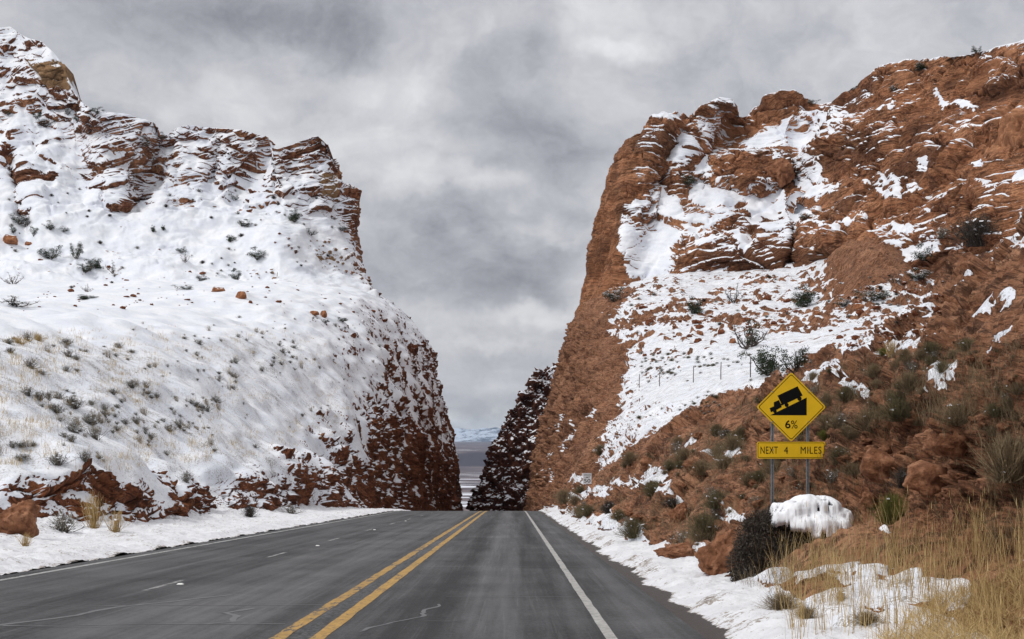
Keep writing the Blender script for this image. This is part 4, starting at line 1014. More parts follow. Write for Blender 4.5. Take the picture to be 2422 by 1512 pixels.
# ------------------------------------------------------------------ junipers
def make_juniper(seed, name='juniper_tree', **kw):
    tr, cr_, sn = juniper_parts(seed, **kw); e = empty(name)
    tr.build('trunk', M_BARK, e)
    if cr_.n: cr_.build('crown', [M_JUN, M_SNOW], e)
    return e
PROTO = {}
JK = {'full0': dict(seed=11, clumps=44, leaves=70, snow=.18), 'full1': dict(seed=12, clumps=38, leaves=70, snow=.25), 'open': dict(seed=13, clumps=26, leaves=60, snow=.35, lean=.25),
      'snowy0': dict(seed=14, clumps=28, leaves=50, snow=.9), 'snowy1': dict(seed=15, clumps=22, leaves=55, snow=.85, lean=-.3), 'bare': dict(seed=16, bare=True, leaves=0), 'half': dict(seed=17, bare=True, leaves=60, snow=.3)}
def place_juniper(kind, px, py, w, h, label, dz=0.0):
    r = hit(px, py)
    if r is None: print('no hit', label); return
    loc = r[0]; s = loc.y / F; 
    if kind not in PROTO: PROTO[kind] = make_juniper(name='bare_tree' if kind == 'bare' else 'juniper_tree', **JK[kind]); o = PROTO[kind]
    else: o = copy_tree(PROTO[kind])
    o.location = (loc.x, loc.y + .05, loc.z - .03 * h * s + dz); o.rotation_euler = (0, 0, rnd.random() * 6.28); o.scale = (w * s / 1.12, w * s / 1.12, h * s / 1.0)
    tag(o, label, 'tree' if kind in ('bare',) else 'juniper', 'junipers and small trees on the rocks')
JUN = [
 ('full0', 1822, 886, 92, 92, 'large dark green juniper standing just above the yellow diamond sign'),
 ('open', 1880, 878, 78, 66, 'sparser grey green juniper right beside the large one above the diamond sign'),
 ('half', 1775, 822, 95, 82, 'half bare spreading juniper uphill to the left of the large one above the sign'),
 ('full1', 1643, 742, 50, 46, 'round dense juniper alone on the snow below the cliff foot'),
 ('full1', 1902, 726, 78, 58, 'wide juniper at the foot of the right cliff, under the gully'),
 ('snowy0', 1455, 712, 58, 40, 'snow dusted juniper at the outer left corner of the right slope, by the cliff edge'),
 ('snowy1', 2190, 618, 66, 48, 'juniper on the snowy ledge below the right cliff, left of the big grey thicket'),
 ('snowy0', 2068, 712, 78, 44, 'broad snow dusted juniper behind the smooth rock hump on the right slope'),
 ('snowy1', 2180, 660, 70, 30, 'low juniper just below the ledge juniper on the right slope'),
 ('bare', 1735, 716, 46, 52, 'leafless twisted tree on the snowy rubble below the right cliff'),
 ('bare', 2115, 668, 34, 34, 'leafless little tree against the smooth rock hump at right'),
 ('full0', 1768, 272, 30, 17, 'small juniper on the right skyline between two rock knobs'),
 ('snowy0', 1918, 246, 26, 15, 'tiny grey bush on the right skyline beside the snowy gully head'),
 ('full1', 2180, 165, 48, 22, 'dark juniper high on the right cliff near the skyline'),
 ('open', 2310, 124, 28, 16, 'small juniper on the skyline at the upper right'),
 ('snowy1', 2115, 215, 30, 18, 'bush in a fold of the rock high on the right cliff'),
 ('bare', 1722, 430, 26, 36, 'thin leafless tree in the snow pocket halfway up the right cliff'),
 ('open', 1625, 440, 40, 34, 'scrubby juniper in the crevice left of the snow pocket on the right cliff'),
 ('snowy0', 1905, 520, 34, 22, 'bush in the shaded hollow below the gully of the right cliff'),
 ('bare', 1880, 385, 18, 22, 'tiny bare bush at the side of the gully on the right cliff'),
 ('snowy1', 1998, 724, 50, 22, 'low grey bush at the lower end of the smooth rock hump'),
 ('full1', 697, 525, 42, 34, 'round snow dusted juniper high on the left slope near the cliff edge'),
 ('snowy1', 610, 613, 50, 32, 'spreading juniper on the snowfield below the round one on the left'),
 ('full0', 226, 634, 44, 32, 'dense green juniper low on the far left snowfield'),
 ('open', 200, 645, 42, 24, 'low juniper touching the left side of the dense one on the far left snowfield'),
 ('bare', 268, 646, 26, 34, 'small leafless tree on the snow right of the dense left juniper'),
 ('bare', 438, 620, 16, 30, 'thin bare sapling in the middle of the left snowfield'),
 ('snowy0', 120, 612, 60, 40, 'wide open juniper on the far left snowfield with snowy limbs'),
 ('open', 180, 612, 34, 46, 'tall narrow juniper on the rocks of the far left snowfield'),
 ('full1', 362, 549, 18, 18, 'small green juniper, left one of a close pair in the left snowfield'),
 ('full1', 386, 545, 17, 14, 'small green juniper, right one of a close pair in the left snowfield'),
 ('snowy1', 560, 662, 36, 32, 'dark snowy bush low on the left slope above the rust boulders'),
 ('snowy0', 735, 556, 36, 18, 'low dark juniper near the left cliff edge, below the round one'),
 ('full0', 546, 570, 26, 20, 'small green juniper near the centre of the left snowfield'),
 ('snowy0', 430, 598, 28, 18, 'snowy green bush above the bare sapling on the left snowfield'),
 ('open', 232, 268, 38, 14, 'dark bush on the left skyline at the foot of the summit knob'),
 ('snowy1', 160, 272, 22, 22, 'juniper leaning below the summit knob on the left'),
 ('snowy0', 184, 288, 26, 32, 'grey juniper just right of the leaning one under the summit knob'),
 ('open', 86, 282, 24, 22, 'tuft shaped juniper on the snow under the left summit'),
 ('snowy1', 108, 300, 52, 26, 'long straggling juniper on the snow under the left summit'),
 ('full0', 20, 272, 20, 16, 'tiny dark juniper at the left edge beneath the summit'),
 ('snowy0', 342, 346, 30, 30, 'snow covered juniper on the brow left of the notch in the left cliff'),
 ('snowy1', 384, 330, 24, 20, 'juniper standing in the notch of the left cliff skyline'),
 ('snowy0', 44, 528, 50, 30, 'bushy snow dusted juniper beside the dark rocks at the left edge'),
 ('bare', 62, 535, 44, 26, 'grey leafless thicket beside the dark rocks at the left edge'),
 ('open', 30, 552, 20, 20, 'small juniper above the split boulder at the left edge'),
 ('open', 80, 558, 26, 26, 'small juniper right of the split boulder at the left edge'),
 ('snowy1', 118, 543, 30, 24, 'dusted bush uphill of the wide open juniper at far left'),
 ('snowy0', 150, 548, 36, 16, 'low dusted bush right of the other uphill bush at far left'),
 ('bare', 30, 672, 34, 34, 'grey leafless bush on the snow at the left edge'),
 ('bare', 205, 690, 24, 20, 'round grey bush at the bottom of the far left snowfield'),
 ('full0', 203, 707, 52, 14, 'flat green juniper where the left bench meets the snowfield'),
 ('half', 36, 724, 90, 26, 'dark snowy thicket on the brow at the left edge'),
 ('snowy0', 555, 474, 22, 20, 'small juniper on the steep snow under the middle left ledges'),
 ('snowy1', 575, 535, 44, 18, 'wide low snowy bush high in the left snowfield'),
 ('snowy0', 806, 545, 34, 14, 'low snowy bush right beside the brink of the left cliff'),
 ('snowy1', 475, 664, 38, 16, 'flat snow dusted bush low in the left snowfield'),
 ('snowy0', 440, 685, 40, 14, 'flat snow dusted bush beside the rust boulder on the left bench'),
 ('open', 808, 762, 30, 14, 'low green bush on the upper rim of the left bank'),
 ('open', 768, 765, 22, 12, 'second low green bush on the upper rim of the left bank, farther from the brink'),
]
for j in JUN: place_juniper(*j)

# ------------------------------------------------------------------ brush
def scatter(polys, n, mind, seed, weight=None):
    r_ = random.Random(seed); out = []; k = 0
    xs = [p[0] for p in polys]; ys = [p[1] for p in polys]; A = np.array(polys)
    W_ = fbm(np.stack([np.arange(4000) * 0, np.arange(4000) * 0, np.arange(4000)], -1) * 1.0, 1, 1)
    while len(out) < n and k < n * 60:
        k += 1; x = r_.uniform(min(xs), max(xs)); y = r_.uniform(min(ys), max(ys))
        if fbm(np.array([[x / 75., y / 42., seed * 3.3]]), 2, 3)[0] + r_.uniform(-.35, .35) < .05: continue
        if poly_sd(np.array([x]), np.array([y]), A)[0] < 0: continue
        if any((x - a)**2 + ((y - b) * 1.6)**2 < mind**2 for a, b in out): continue
        out.append((x, y))
    return out
SH = {}
def put_shrub(kind, x, y, size, label, group, cat='shrub', flat=1.0, px=False):
    r = hit(x, y)
    if r is None: return None
    loc = r[0]; s = size * loc.y / F if px else size
    if kind not in SH:
        nm, args = SHK[kind]; o = SH[kind] = shrub_mesh(nm, **args)
    else: o = SH[kind].copy(); col.objects.link(o)
    o.location = (loc.x, loc.y, loc.z - .02 * s); o.rotation_euler = (rnd.uniform(-.1, .1), rnd.uniform(-.1, .1), rnd.random() * 6.28); o.scale = (s, s, s * flat)
    return tag(o, label, cat, group)
SHK = {'sage0': ('sagebrush', dict(seed=31, mat=M_SAGE, twigs=110, leaves=160, snow=110)), 'sage1': ('sagebrush', dict(seed=32, mat=M_SAGE, twigs=80, leaves=120, snow=70, spread=.8)),
       'dry0': ('dry_shrub', dict(seed=33, mat=M_DRY, twigs=700, leaves=300, snow=4, lf=.012, tw=.0045)), 'dry1': ('dry_shrub', dict(seed=34, mat=M_DRY, twigs=650, leaves=200, snow=3, spread=.8, lf=.012, tw=.0045)),
       'olive0': ('olive_shrub', dict(seed=35, mat=M_OLIVE, twigs=700, leaves=700, snow=8, lf=.014, tw=.005)), 'olive1': ('olive_shrub', dict(seed=36, mat=M_OLIVE, twigs=650, leaves=600, snow=24, spread=.75, lf=.014, tw=.005)),
       'dark': ('dark_shrub', dict(seed=37, mat=M_DARKB, twigs=420, leaves=1000, snow=40, lf=.018, tw=.006)), 'tuft0': ('grass_tuft', dict(seed=38, mat=M_STRAW, twigs=120, leaves=0, snow=12, spread=.45, tw=.006, straight=.8)),
       'tuft2': ('grass_tuft', dict(seed=41, mat=M_DRY, twigs=60, leaves=0, snow=10, spread=.35, tw=.005, straight=.7)), 'tuft1': ('grass_tuft', dict(seed=39, mat=M_SAGE, twigs=90, leaves=10, snow=24, spread=.6, tw=.007, straight=.6)), 'green': ('green_shrub', dict(seed=40, mat=M_GREEN, twigs=520, leaves=0, snow=3, spread=.55, tw=.006, straight=.9))}
for i, (x, y) in enumerate(scatter([(-10, 790), (200, 770), (420, 760), (640, 740), (850, 760), (930, 860), (880, 950), (760, 980), (620, 1060), (420, 1090), (200, 1110), (-10, 1080)], 270, 9, 3)):
    k = rnd.choice(['sage0', 'sage1', 'tuft1', 'tuft2']); put_shrub(k, x, y, .5 + 1.1 * rnd.random()**2, 'small twiggy sagebrush half buried in the snow of the left bank', 'sagebrush poking through the snow on the left bank', flat=rnd.uniform(.35, .8))
for i, (x, y) in enumerate(scatter([(0, 420), (300, 420), (620, 440), (800, 480), (800, 640), (640, 680), (0, 700)], 70, 12, 4)):
    put_shrub(rnd.choice(['sage0', 'sage1', 'dark']), x, y, rnd.uniform(6, 18), 'tiny dark bush dotting the snowfield under the left ledges', 'tiny bushes on the left snowfield', flat=.7, px=True)
for i, (x, y) in enumerate(scatter([(1440, 1060), (1490, 850), (1620, 780), (1760, 830), (1960, 850), (1830, 905), (1620, 1010)], 120, 8, 5)):
    put_shrub(rnd.choice(['sage0', 'sage1', 'tuft1', 'olive1']), x, y, rnd.uniform(8, 20), 'small dry tuft in the open snowfield right of the cut', 'small tufts on the right snowfield', flat=.6, px=True)
for i, (x, y) in enumerate(scatter([(1470, 690), (1900, 650), (2230, 640), (2230, 800), (1900, 740), (1500, 800)], 50, 14, 6)):
    put_shrub(rnd.choice(['sage0', 'dark', 'sage1']), x, y, rnd.uniform(8, 20), 'small grey bush among the rubble under the right cliff', 'grey bushes under the right cliff', flat=.6, px=True)
bank = [(1330, 1190), (1420, 1110), (1560, 1070), (1700, 990), (1800, 950), (2000, 860), (2240, 830), (2420, 820), (2420, 1150), (2080, 1130), (1900, 1180), (1720, 1240), (1640, 1300), (1440, 1240)]
for i, (x, y) in enumerate(scatter(bank, 190, 12, 7)):
    if 1780 < x < 1960 and 1040 < y < 1200 and rnd.random() < .5: continue
    if 1990 < x < 2330 and y > 1010 and rnd.random() < .85: continue
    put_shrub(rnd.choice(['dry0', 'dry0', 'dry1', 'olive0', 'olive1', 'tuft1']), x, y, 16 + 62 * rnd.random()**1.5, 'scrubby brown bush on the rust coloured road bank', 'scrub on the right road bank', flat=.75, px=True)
BR = [('olive1', 1500, 1268, 92, .8, 'rounded olive bush with snow specks right at the snow verge by the bank'), ('dark', 1440, 1212, 60, .8, 'dark olive bush at the bank foot below the small speed sign'), ('dry0', 1375, 1222, 70, .7, 'brown dry bush at the very foot of the bank nearest the crest'),
      ('olive0', 1665, 1268, 100, .95, 'tall dense olive bush upslope of the square red boulder'), ('olive1', 1700, 1200, 90, .8, 'broad bush on the bank between the rock and the diamond sign'), ('dark', 1590, 1200, 60, .7, 'dark bush left of the leaning dark rock on the bank'),
      ('olive0', 1545, 1165, 70, .7, 'olive bush under the snow patch uphill of the verge bush'), ('dry0', 1660, 1120, 80, .7, 'wide dry brown bush in the middle of the bank'), ('dry1', 1715, 1105, 90, .6, 'pale dry bush tangled with snow left of the plaque sign'),
      ('green', 1950, 1040, 50, .8, 'greenish shrub just right of the diamond sign'), ('olive0', 1420, 1075, 40, 1.0, 'green bush at the lower corner of the right snowfield'), ('dark', 1718, 1030, 34, .8, 'small dark round bush alone on the red slope'),
      ('dry0', 1955, 960, 60, .9, 'grey dry shrub right of the upper corner of the diamond sign'), ('dry1', 2060, 1020, 130, .8, 'large straw grey brush patch on the bank right of the signs'), ('olive0', 2130, 990, 120, .7, 'large olive brush right of the grey brush patch'),
      ('dry0', 2150, 920, 90, .8, 'tan brush below the thin snow strip on the right'), ('tuft0', 2110, 840, 80, .8, 'yellow grass bush on the thin snow strip at right'), ('green', 2090, 840, 50, .6, 'small yellow green shrub on the thin snow strip'),
      ('green', 2105, 1240, 110, 1.15, 'yellow green stemmed shrub against the red rock face at right'), ('dark', 2140, 1150, 80, .9, 'dark hanging shrub above the yellow green one'), ('dark', 2310, 575, 150, .75, 'big grey snow flecked thicket near the right edge under the cliff'),
      ('sage1', 2230, 560, 60, .8, 'snowy twigs at the left end of the big grey thicket'), ('dry1', 2270, 1000, 110, .8, 'olive grey shrub beside the snow patch at far right'), ('dry0', 2390, 1130, 200, .9, 'huge brown brush at the right edge of the bank'),
      ('sage1', 147, 1258, 118, .8, 'open twiggy shrub on the left verge snow in front of the outcrop'), ('tuft0', 222, 1250, 96, 1.5, 'upright straw grass clump on the left verge'), ('tuft0', 272, 1258, 84, 1.1, 'second straw grass clump leaning right on the left verge'),
      ('tuft0', 60, 1292, 60, .9, 'short straw grass clump near the left edge'), ('tuft0', 45, 812, 96, .3, 'yellow grass patch on the snow bench at the left edge'), ('tuft0', 90, 806, 70, .45, 'taller yellow grass patch right of the one at the left edge'), ('dark', 590, 1222, 46, 1.0, 'dark snowy bush where the outcrop meets the left verge'),
      ('sage1', 690, 1215, 60, .7, 'grey bush on the left verge near the far end of the outcrop'), ('sage0', 200, 1090, 50, .9, 'grey bush on top of the red outcrop at left'), ('sage0', 440, 1140, 40, 1.2, 'grey bush clinging between the outcrops on the left'),
      ('dry1', 1850, 1440, 125, .6, 'round dry grass clump on the snow left of the tall straw grass'), ('tuft0', 1990, 1420, 80, .7, 'short straw grass clump in the middle of the lower right snow patch'), ('dry1', 2050, 1475, 110, .5, 'low tangled dry clump on the lower right snow below the straw grass'), ('dry0', 1905, 1460, 90, .5, 'low brown twigs beside the round dry grass clump')]
for k, x, y, w, fl, lab in BR: put_shrub(k, x, y, w, lab, None, flat=fl, px=True, cat='grass clump' if k.startswith('tuft') else 'shrub')

# ------------------------------------------------------------------ rocks
def rock_mesh(name, seed, mat, sub=4, cuts=9, rough=.10):
    rng = np.random.default_rng(seed); bm = bmesh.new(); bmesh.ops.create_icosphere(bm, subdivisions=sub, radius=.5)
    v = np.array([x.co[:] for x in bm.verts])
    for _ in range(cuts):
        n = rng.normal(size=3); n /= np.linalg.norm(n); dd = .26 + .16 * rng.random(); o_ = v @ n - dd; v = v - np.where(o_ > 0, o_ * .93, 0)[:, None] * n
    v = v + (v / (np.linalg.norm(v, axis=1)[:, None] + 1e-9)) * (fbm(v * 3 + seed, 4, seed) * rough * .6 + fbm(v * 9 + seed, 3, seed) * rough * .3)[:, None]
    for x, c in zip(bm.verts, v): x.co = c
    me = bpy.data.meshes.new(name); bm.to_mesh(me); bm.free(); me.polygons.foreach_set('use_smooth', np.ones(len(me.polygons), bool)); me.materials.append(mat)
    o = bpy.data.objects.new(name, me); col.objects.link(o); return o
def boulder_mat(name, cols, th):
    m, t, b = new_mat(name); P = t.new('ShaderNodeTexCoord').outputs['Object']; n = t.noise(P, 3, 6, .65, .3); f = t.noise(P, 14, 5, .7)
    c = t.ramp(n, [(.3, cols[0]), (.5, cols[1]), (.68, cols[2])]); c = t.mix(t.remap(f, .45, .7, 0, .5), c, rgb(tuple(x * .4 for x in cols[0])))
    g = t.new('ShaderNodeSeparateXYZ'); t.link(t.new('ShaderNodeNewGeometry').outputs['Normal'], g.inputs[0])
    s = t.remap(t.math('ADD', g.outputs[2], t.math('MULTIPLY', t.math('SUBTRACT', n, .5), .8)), th, th + .08)
    c = t.mix(s, c, (.84, .85, .88, 1)); t.link(c, b.inputs['Base Color']); b.inputs['Roughness'].default_value = .9; b.inputs['Specular IOR Level'].default_value = .2
    bp = t.new('ShaderNodeBump'); bp.inputs['Strength'].default_value = .9; bp.inputs['Distance'].default_value = .08; t.link(t.math('ADD', n, t.math('MULTIPLY', f, .5)), bp.inputs['Height']); t.link(bp.outputs[0], b.inputs['Normal'])
    return m
BM1 = boulder_mat('boulder_rust', C_OR, .80); BM2 = boulder_mat('boulder_bare', C_SOIL, 1.4); BM3 = boulder_mat('rubble_rust', C_RED, .86)
RK = {}
def put_rock(kind, x, y, w, h, label, group=None, sink=.25):
    r = hit(x, y)
    if r is None: return
    loc = r[0]; s = loc.y / F
    if kind not in RK: RK[kind] = rock_mesh('boulder', *{'r0': (51, BM1), 'r1': (52, BM1), 'b0': (53, BM2, 5, 12, .2), 'b1': (57, BM2, 4, 8, .15), 'b2': (58, BM2, 4, 10, .15), 's0': (54, BM3, 3), 's1': (55, BM3, 3), 's2': (56, BM3, 3)}[kind]); o = RK[kind]
    else: o = RK[kind].copy(); col.objects.link(o)
    o.scale = (w * s * 1.15, w * s * 1.1, h * s * 1.3); o.location = (loc.x, loc.y + w * s * .1, loc.z + h * s * (.5 - sink)); o.rotation_euler = (0, 0, rnd.random() * 6.28 if group else rnd.uniform(-.3, .3))
    tag(o, label, 'boulder', group)
for a in [('b0', 1846, 418, 58, 56, 'big squared block perched under the gully of the right cliff'), ('r0', 570, 706, 26, 20, 'rust boulder with a snow cap in the centre of the left bench'), ('r1', 514, 690, 34, 16, 'wide rust boulder uphill left of the snow capped one'), ('r0', 765, 750, 18, 18, 'pointed rust boulder near the upper rim of the left bank'),
          ('b1', 2085, 1120, 90, 70, 'rounded red outcrop block on the rock face right of the signs'), ('b2', 2190, 1150, 120, 90, 'big crumbling red block on the rock face at right'), ('b1', 2250, 1060, 90, 60, 'upper red block of the rock face near the right edge'), ('b2', 2060, 1190, 60, 46, 'smaller red block low on the rock face beside the yellow green shrub'), ('r1', 22, 574, 38, 26, 'split orange boulder in the snow at the left edge'), ('r0', 742, 745, 24, 12, 'low rust slab beside the pointed boulder on the left rim'), ('r1', 66, 580, 18, 12, 'small tan boulder right of the split one at the left edge'),
          ('b0', 1712, 1352, 108, 118, 'large square red boulder at the foot of the bank beside the dark bush'), ('b0', 1606, 1232, 42, 52, 'leaning dark rock slab on the bank above the verge bush'), ('r1', 1655, 792, 20, 14, 'orange boulder in the right snowfield left of the half bare juniper'),
          ('r0', 1733, 812, 16, 14, 'small orange boulder just below the half bare juniper'), ('r1', 1930, 745, 22, 16, 'orange block on the rubble below the wide juniper'), ('r1', 2075, 850, 14, 10, 'small rock above the thin snow strip'), 
          ('b0', 1600, 1318, 90, 40, 'smooth red ledge rock pushing into the verge snow'), ('r0', 2030, 730, 26, 14, 'flat orange rock right of the smooth hump foot'), ('b0', 30, 1260, 110, 90, 'dark red rock jutting at the left edge of the verge')]: put_rock(*a)
for (x, y) in scatter(bank, 70, 16, 21): wv = 8 + 34 * rnd.random()**2.2; put_rock(rnd.choice(['b0', 'b1', 'b2']), x, y, wv, wv * rnd.uniform(.4, .8), 'red rock lying among the scrub on the right road bank', 'rocks on the right road bank')
for (x, y) in scatter([(1480, 700), (1700, 690), (1900, 700), (2230, 660), (2230, 790), (1990, 830), (1900, 760), (1500, 860)], 170, 6, 8): wv = 4 + 17 * rnd.random()**3; put_rock(rnd.choice(['s0', 's1', 's2']), x, y, wv, wv * rnd.uniform(.4, .8), 'loose rust rock among the snowy rubble under the right cliff', 'loose rocks under the right cliff')
for (x, y) in scatter([(0, 540), (250, 620), (640, 660), (860, 700), (940, 800), (600, 740), (0, 740)], 110, 6, 9): wv = 3 + 12 * rnd.random()**3; put_rock(rnd.choice(['s0', 's1', 's2']), x, y, wv, wv * rnd.uniform(.3, .7), 'small rust stone showing through the snow of the left hillside', 'small stones on the left hillside')

# ------------------------------------------------------------------ tall straw grass at lower right
def straw_grass():
    rng = np.random.default_rng(77); mb = MB(); pts = []
    reg = [([(1800, 1500), (1860, 1400), (1900, 1345), (2250, 1290), (2440, 1290), (2440, 1520), (1800, 1520)], 110, .9), ([(2120, 1500), (2200, 1420), (2440, 1350), (2440, 1560), (2060, 1560)], 620, .25), ([(1790, 1400), (1900, 1330), (2200, 1300), (2240, 1420), (1900, 1440)], 60, 1.1), ([(2080, 1330), (2440, 1240), (2440, 1420), (2150, 1440)], 35, .9)]
    for poly, n, hs in reg:
        A = np.array(poly); k = 0
        while k < n:
            x, y = rng.uniform(A[:, 0].min(), A[:, 0].max()), rng.uniform(A[:, 1].min(), A[:, 1].max())
            if poly_sd(np.array([x]), np.array([y]), A)[0] < 0: continue
            r = hit(x, min(y, 1600)); k += 1
            if r and r[0].y < 45: pts.append((r[0], hs))
    for p, hs in pts:
        nb = rng.integers(5, 13); c = np.array(p[:]); base = c + rng.normal(size=(nb, 3)) * [.05, .05, 0]
        h = (.32 + .62 * rng.random(nb)**1.3) * hs; lean = rng.normal(size=(nb, 2)) * (.14 if hs > .5 else .55); curl = rng.normal(size=(nb, 2)) * (.09 if hs > .5 else .16)
        w = .0022 + .0022 * rng.random(nb); an = rng.random(nb) * 3.14; side = np.stack([np.cos(an), np.sin(an) * .4, 0 * an], -1) * w[:, None]
        prev = base - [0, 0, .05]; a = rng.random(nb); S_ = 4
        for s in range(1, S_ + 1):
            t_ = s / S_; q = base + np.stack([lean[:, 0] * h * t_ + curl[:, 0] * t_**3, lean[:, 1] * h * t_ + curl[:, 1] * t_**3, h * (t_ - .10 * t_**3)], -1)
            f0 = 1 - .75 * (s - 1) / S_; f1 = 1 - .75 * s / S_
            mb.quads(np.stack([prev - side * f0, prev + side * f0, q + side * f1, q - side * f1], 1), a); prev = q
        hd = rng.random(nb) < (.2 if hs > .5 else 0)
        if hd.any():   # seed heads
            q = prev[hd]; mb.quads(np.stack([q - side[hd] * 1.6, q + side[hd] * 1.6, q + side[hd] * 1.2 + [0, 0, .07], q - side[hd] * .4 + [0, 0, .10]], 1), a[hd])
    tag(mb.build('grass', M_STRAW), 'tall dry straw coloured grass growing out of the snow at lower right', None, kind='stuff')
straw_grass()

# ------------------------------------------------------------------ dark snow laden bush by the sign
def snow_bush():
    r = hit(1800, 1350); b = r[0]; s = b.y / F; e = empty('snowy_bush', (b.x, b.y, b.z), label='big dark twiggy bush carrying a thick slab of snow below the diamond sign', cat='shrub')
    rng = np.random.default_rng(5); mb = MB()
    # lobes given in measured offsets from the base
    for (x, y, rr, dy) in [(1765, 1335, 48, 0), (1790, 1280, 56, .1), (1835, 1255, 54, .25), (1830, 1320, 46, .05), (1880, 1270, 46, .3), (1915, 1250, 44, .45), (1760, 1365, 34, -.05), (1860, 1225, 40, .4), (1800, 1245, 40, .2), (1950, 1235, 40, .6), (1868, 1300, 42, .05), (1915, 1298, 40, .1), (1958, 1290, 34, .2), (1812, 1362, 30, -.05), (1775, 1300, 44, -.05)]:
        c = np.array([(x - CX) * s - b.x, dy, (HY - y) * s - b.z]); R_ = rr * s
        n = 1700; g = rng.normal(size=(n, 3)); g /= np.linalg.norm(g, axis=1)[:, None]; q = c + g * R_ * (rng.random((n, 1))**.33)
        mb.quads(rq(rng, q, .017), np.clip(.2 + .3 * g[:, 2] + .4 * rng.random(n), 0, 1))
        n = 420; g = rng.normal(size=(n, 3)); g /= np.linalg.norm(g, axis=1)[:, None]; p0 = c + g * R_ * .5; p1 = c + g * R_ * (1.0 + .22 * rng.random((n, 1))) + rng.normal(size=(n, 3)) * .015; sd = np.cross(g, rng.normal(size=(n, 3))); sd /= np.linalg.norm(sd, axis=1)[:, None]; sd *= .0028
        mb.quads(np.stack([p0 - sd, p0 + sd, p1 + sd * .4, p1 - sd * .4], 1), rng.random(n))
    mb.build('branches', M_DARKB, e)
    # the snow: pillows settled over the top of each lobe, running together, with a thick ragged rim
    lob = [(1858, 1238, 34, .15), (1885, 1226, 40, .25), (1920, 1214, 42, .4), (1960, 1218, 42, .45), (1998, 1238, 34, .45), (1900, 1258, 40, .08), (1940, 1262, 46, .14), (1980, 1262, 40, .25), (1925, 1285, 30, 0), (1955, 1296, 26, -.02), (1850, 1215, 22, .3)]
    C = np.array([((x - CX) * s - b.x, dy, (HY - y) * s - b.z, r_ * s) for x, y, r_, dy in lob])
    nx, ny = 210, 150; X, Yg = np.meshgrid(np.linspace(C[:, 0].min() - .35, C[:, 0].max() + .35, nx), np.linspace(-.45, 1.0, ny), indexing='ij')
    G = np.stack([X, Yg, X * 0], -1); w1 = fbm(G / .16, 3, 120); w2 = fbm(G / .05, 3, 121)
    Z = np.full(X.shape, -9.0)
    for cx, cy, cz, rr in C:
        d2 = ((X + .03 * w1 - cx)**2 + (Yg + .03 * w1 - cy)**2) / (rr * 1.12)**2
        Z = np.maximum(Z, np.where(d2 < .9 + .18 * w1, cz + rr * (.86 - .48 * d2), -9))
    keep = Z > -8; Zs = blur(np.where(keep, Z, np.nan_to_num(Z[keep].min())), 3); Z = np.where(keep, .5 * Z + .5 * Zs, Z) + .045 + .018 * w1
    keep &= (w2 + .6 * w1) > -.85
    V = np.stack([X, Yg, Z], -1); lowr = V - [0, 0, .085]; lowr[..., 2] -= .03 * w1
    idx = np.arange(nx * ny).reshape(nx, ny); k4 = keep[:-1, :-1] & keep[1:, :-1] & keep[1:, 1:] & keep[:-1, 1:]
    f = np.stack([idx[:-1, :-1], idx[1:, :-1], idx[1:, 1:], idx[:-1, 1:]], -1)[k4]; o2 = nx * ny; kk = np.pad(k4, 1); side = []
    for (i, j) in np.argwhere(k4):
        a_, b_, c_, d_ = idx[i, j], idx[i + 1, j], idx[i + 1, j + 1], idx[i, j + 1]
        if not kk[i + 1, j]: side.append((b_, a_, a_ + o2, b_ + o2))
        if not kk[i + 1, j + 2]: side.append((d_, c_, c_ + o2, d_ + o2))
        if not kk[i, j + 1]: side.append((a_, d_, d_ + o2, a_ + o2))
        if not kk[i + 2, j + 1]: side.append((c_, b_, b_ + o2, c_ + o2))
    mesh_obj('snow_cap', np.concatenate([V.reshape(-1, 3), lowr.reshape(-1, 3)]), np.concatenate([f, f[:, ::-1] + o2, np.array(side)]), M_SNOW, e, True)
    tw = MB()
    for cx, cy, cz, rr in C:      # twigs reaching through the snow
        n = 70; g = rng.normal(size=(n, 3)); g[:, 2] = np.abs(g[:, 2]) * .7; g /= np.linalg.norm(g, axis=1)[:, None]; c = np.array([cx, cy, cz]); p0 = c + g * rr * .4; p1 = c + g * rr * (.95 + .32 * rng.random((n, 1))); sd = np.cross(g, rng.normal(size=(n, 3))); sd /= np.linalg.norm(sd, axis=1)[:, None]; sd *= .003
        tw.quads(np.stack([p0 - sd, p0 + sd, p1 + sd * .4, p1 - sd * .4], 1), rng.random(n))
    for cx, cy, cz, rr in C:
        n = 900; g = rng.normal(size=(n, 3)); g /= np.linalg.norm(g, axis=1)[:, None]; tw.quads(rq(rng, np.array([cx, cy, cz - .06]) + g * rr * .9 * (rng.random((n, 1))**.33), .012), rng.random(n) * .6)
    tw.build('twigs', M_DARKB, e)
snow_bush()

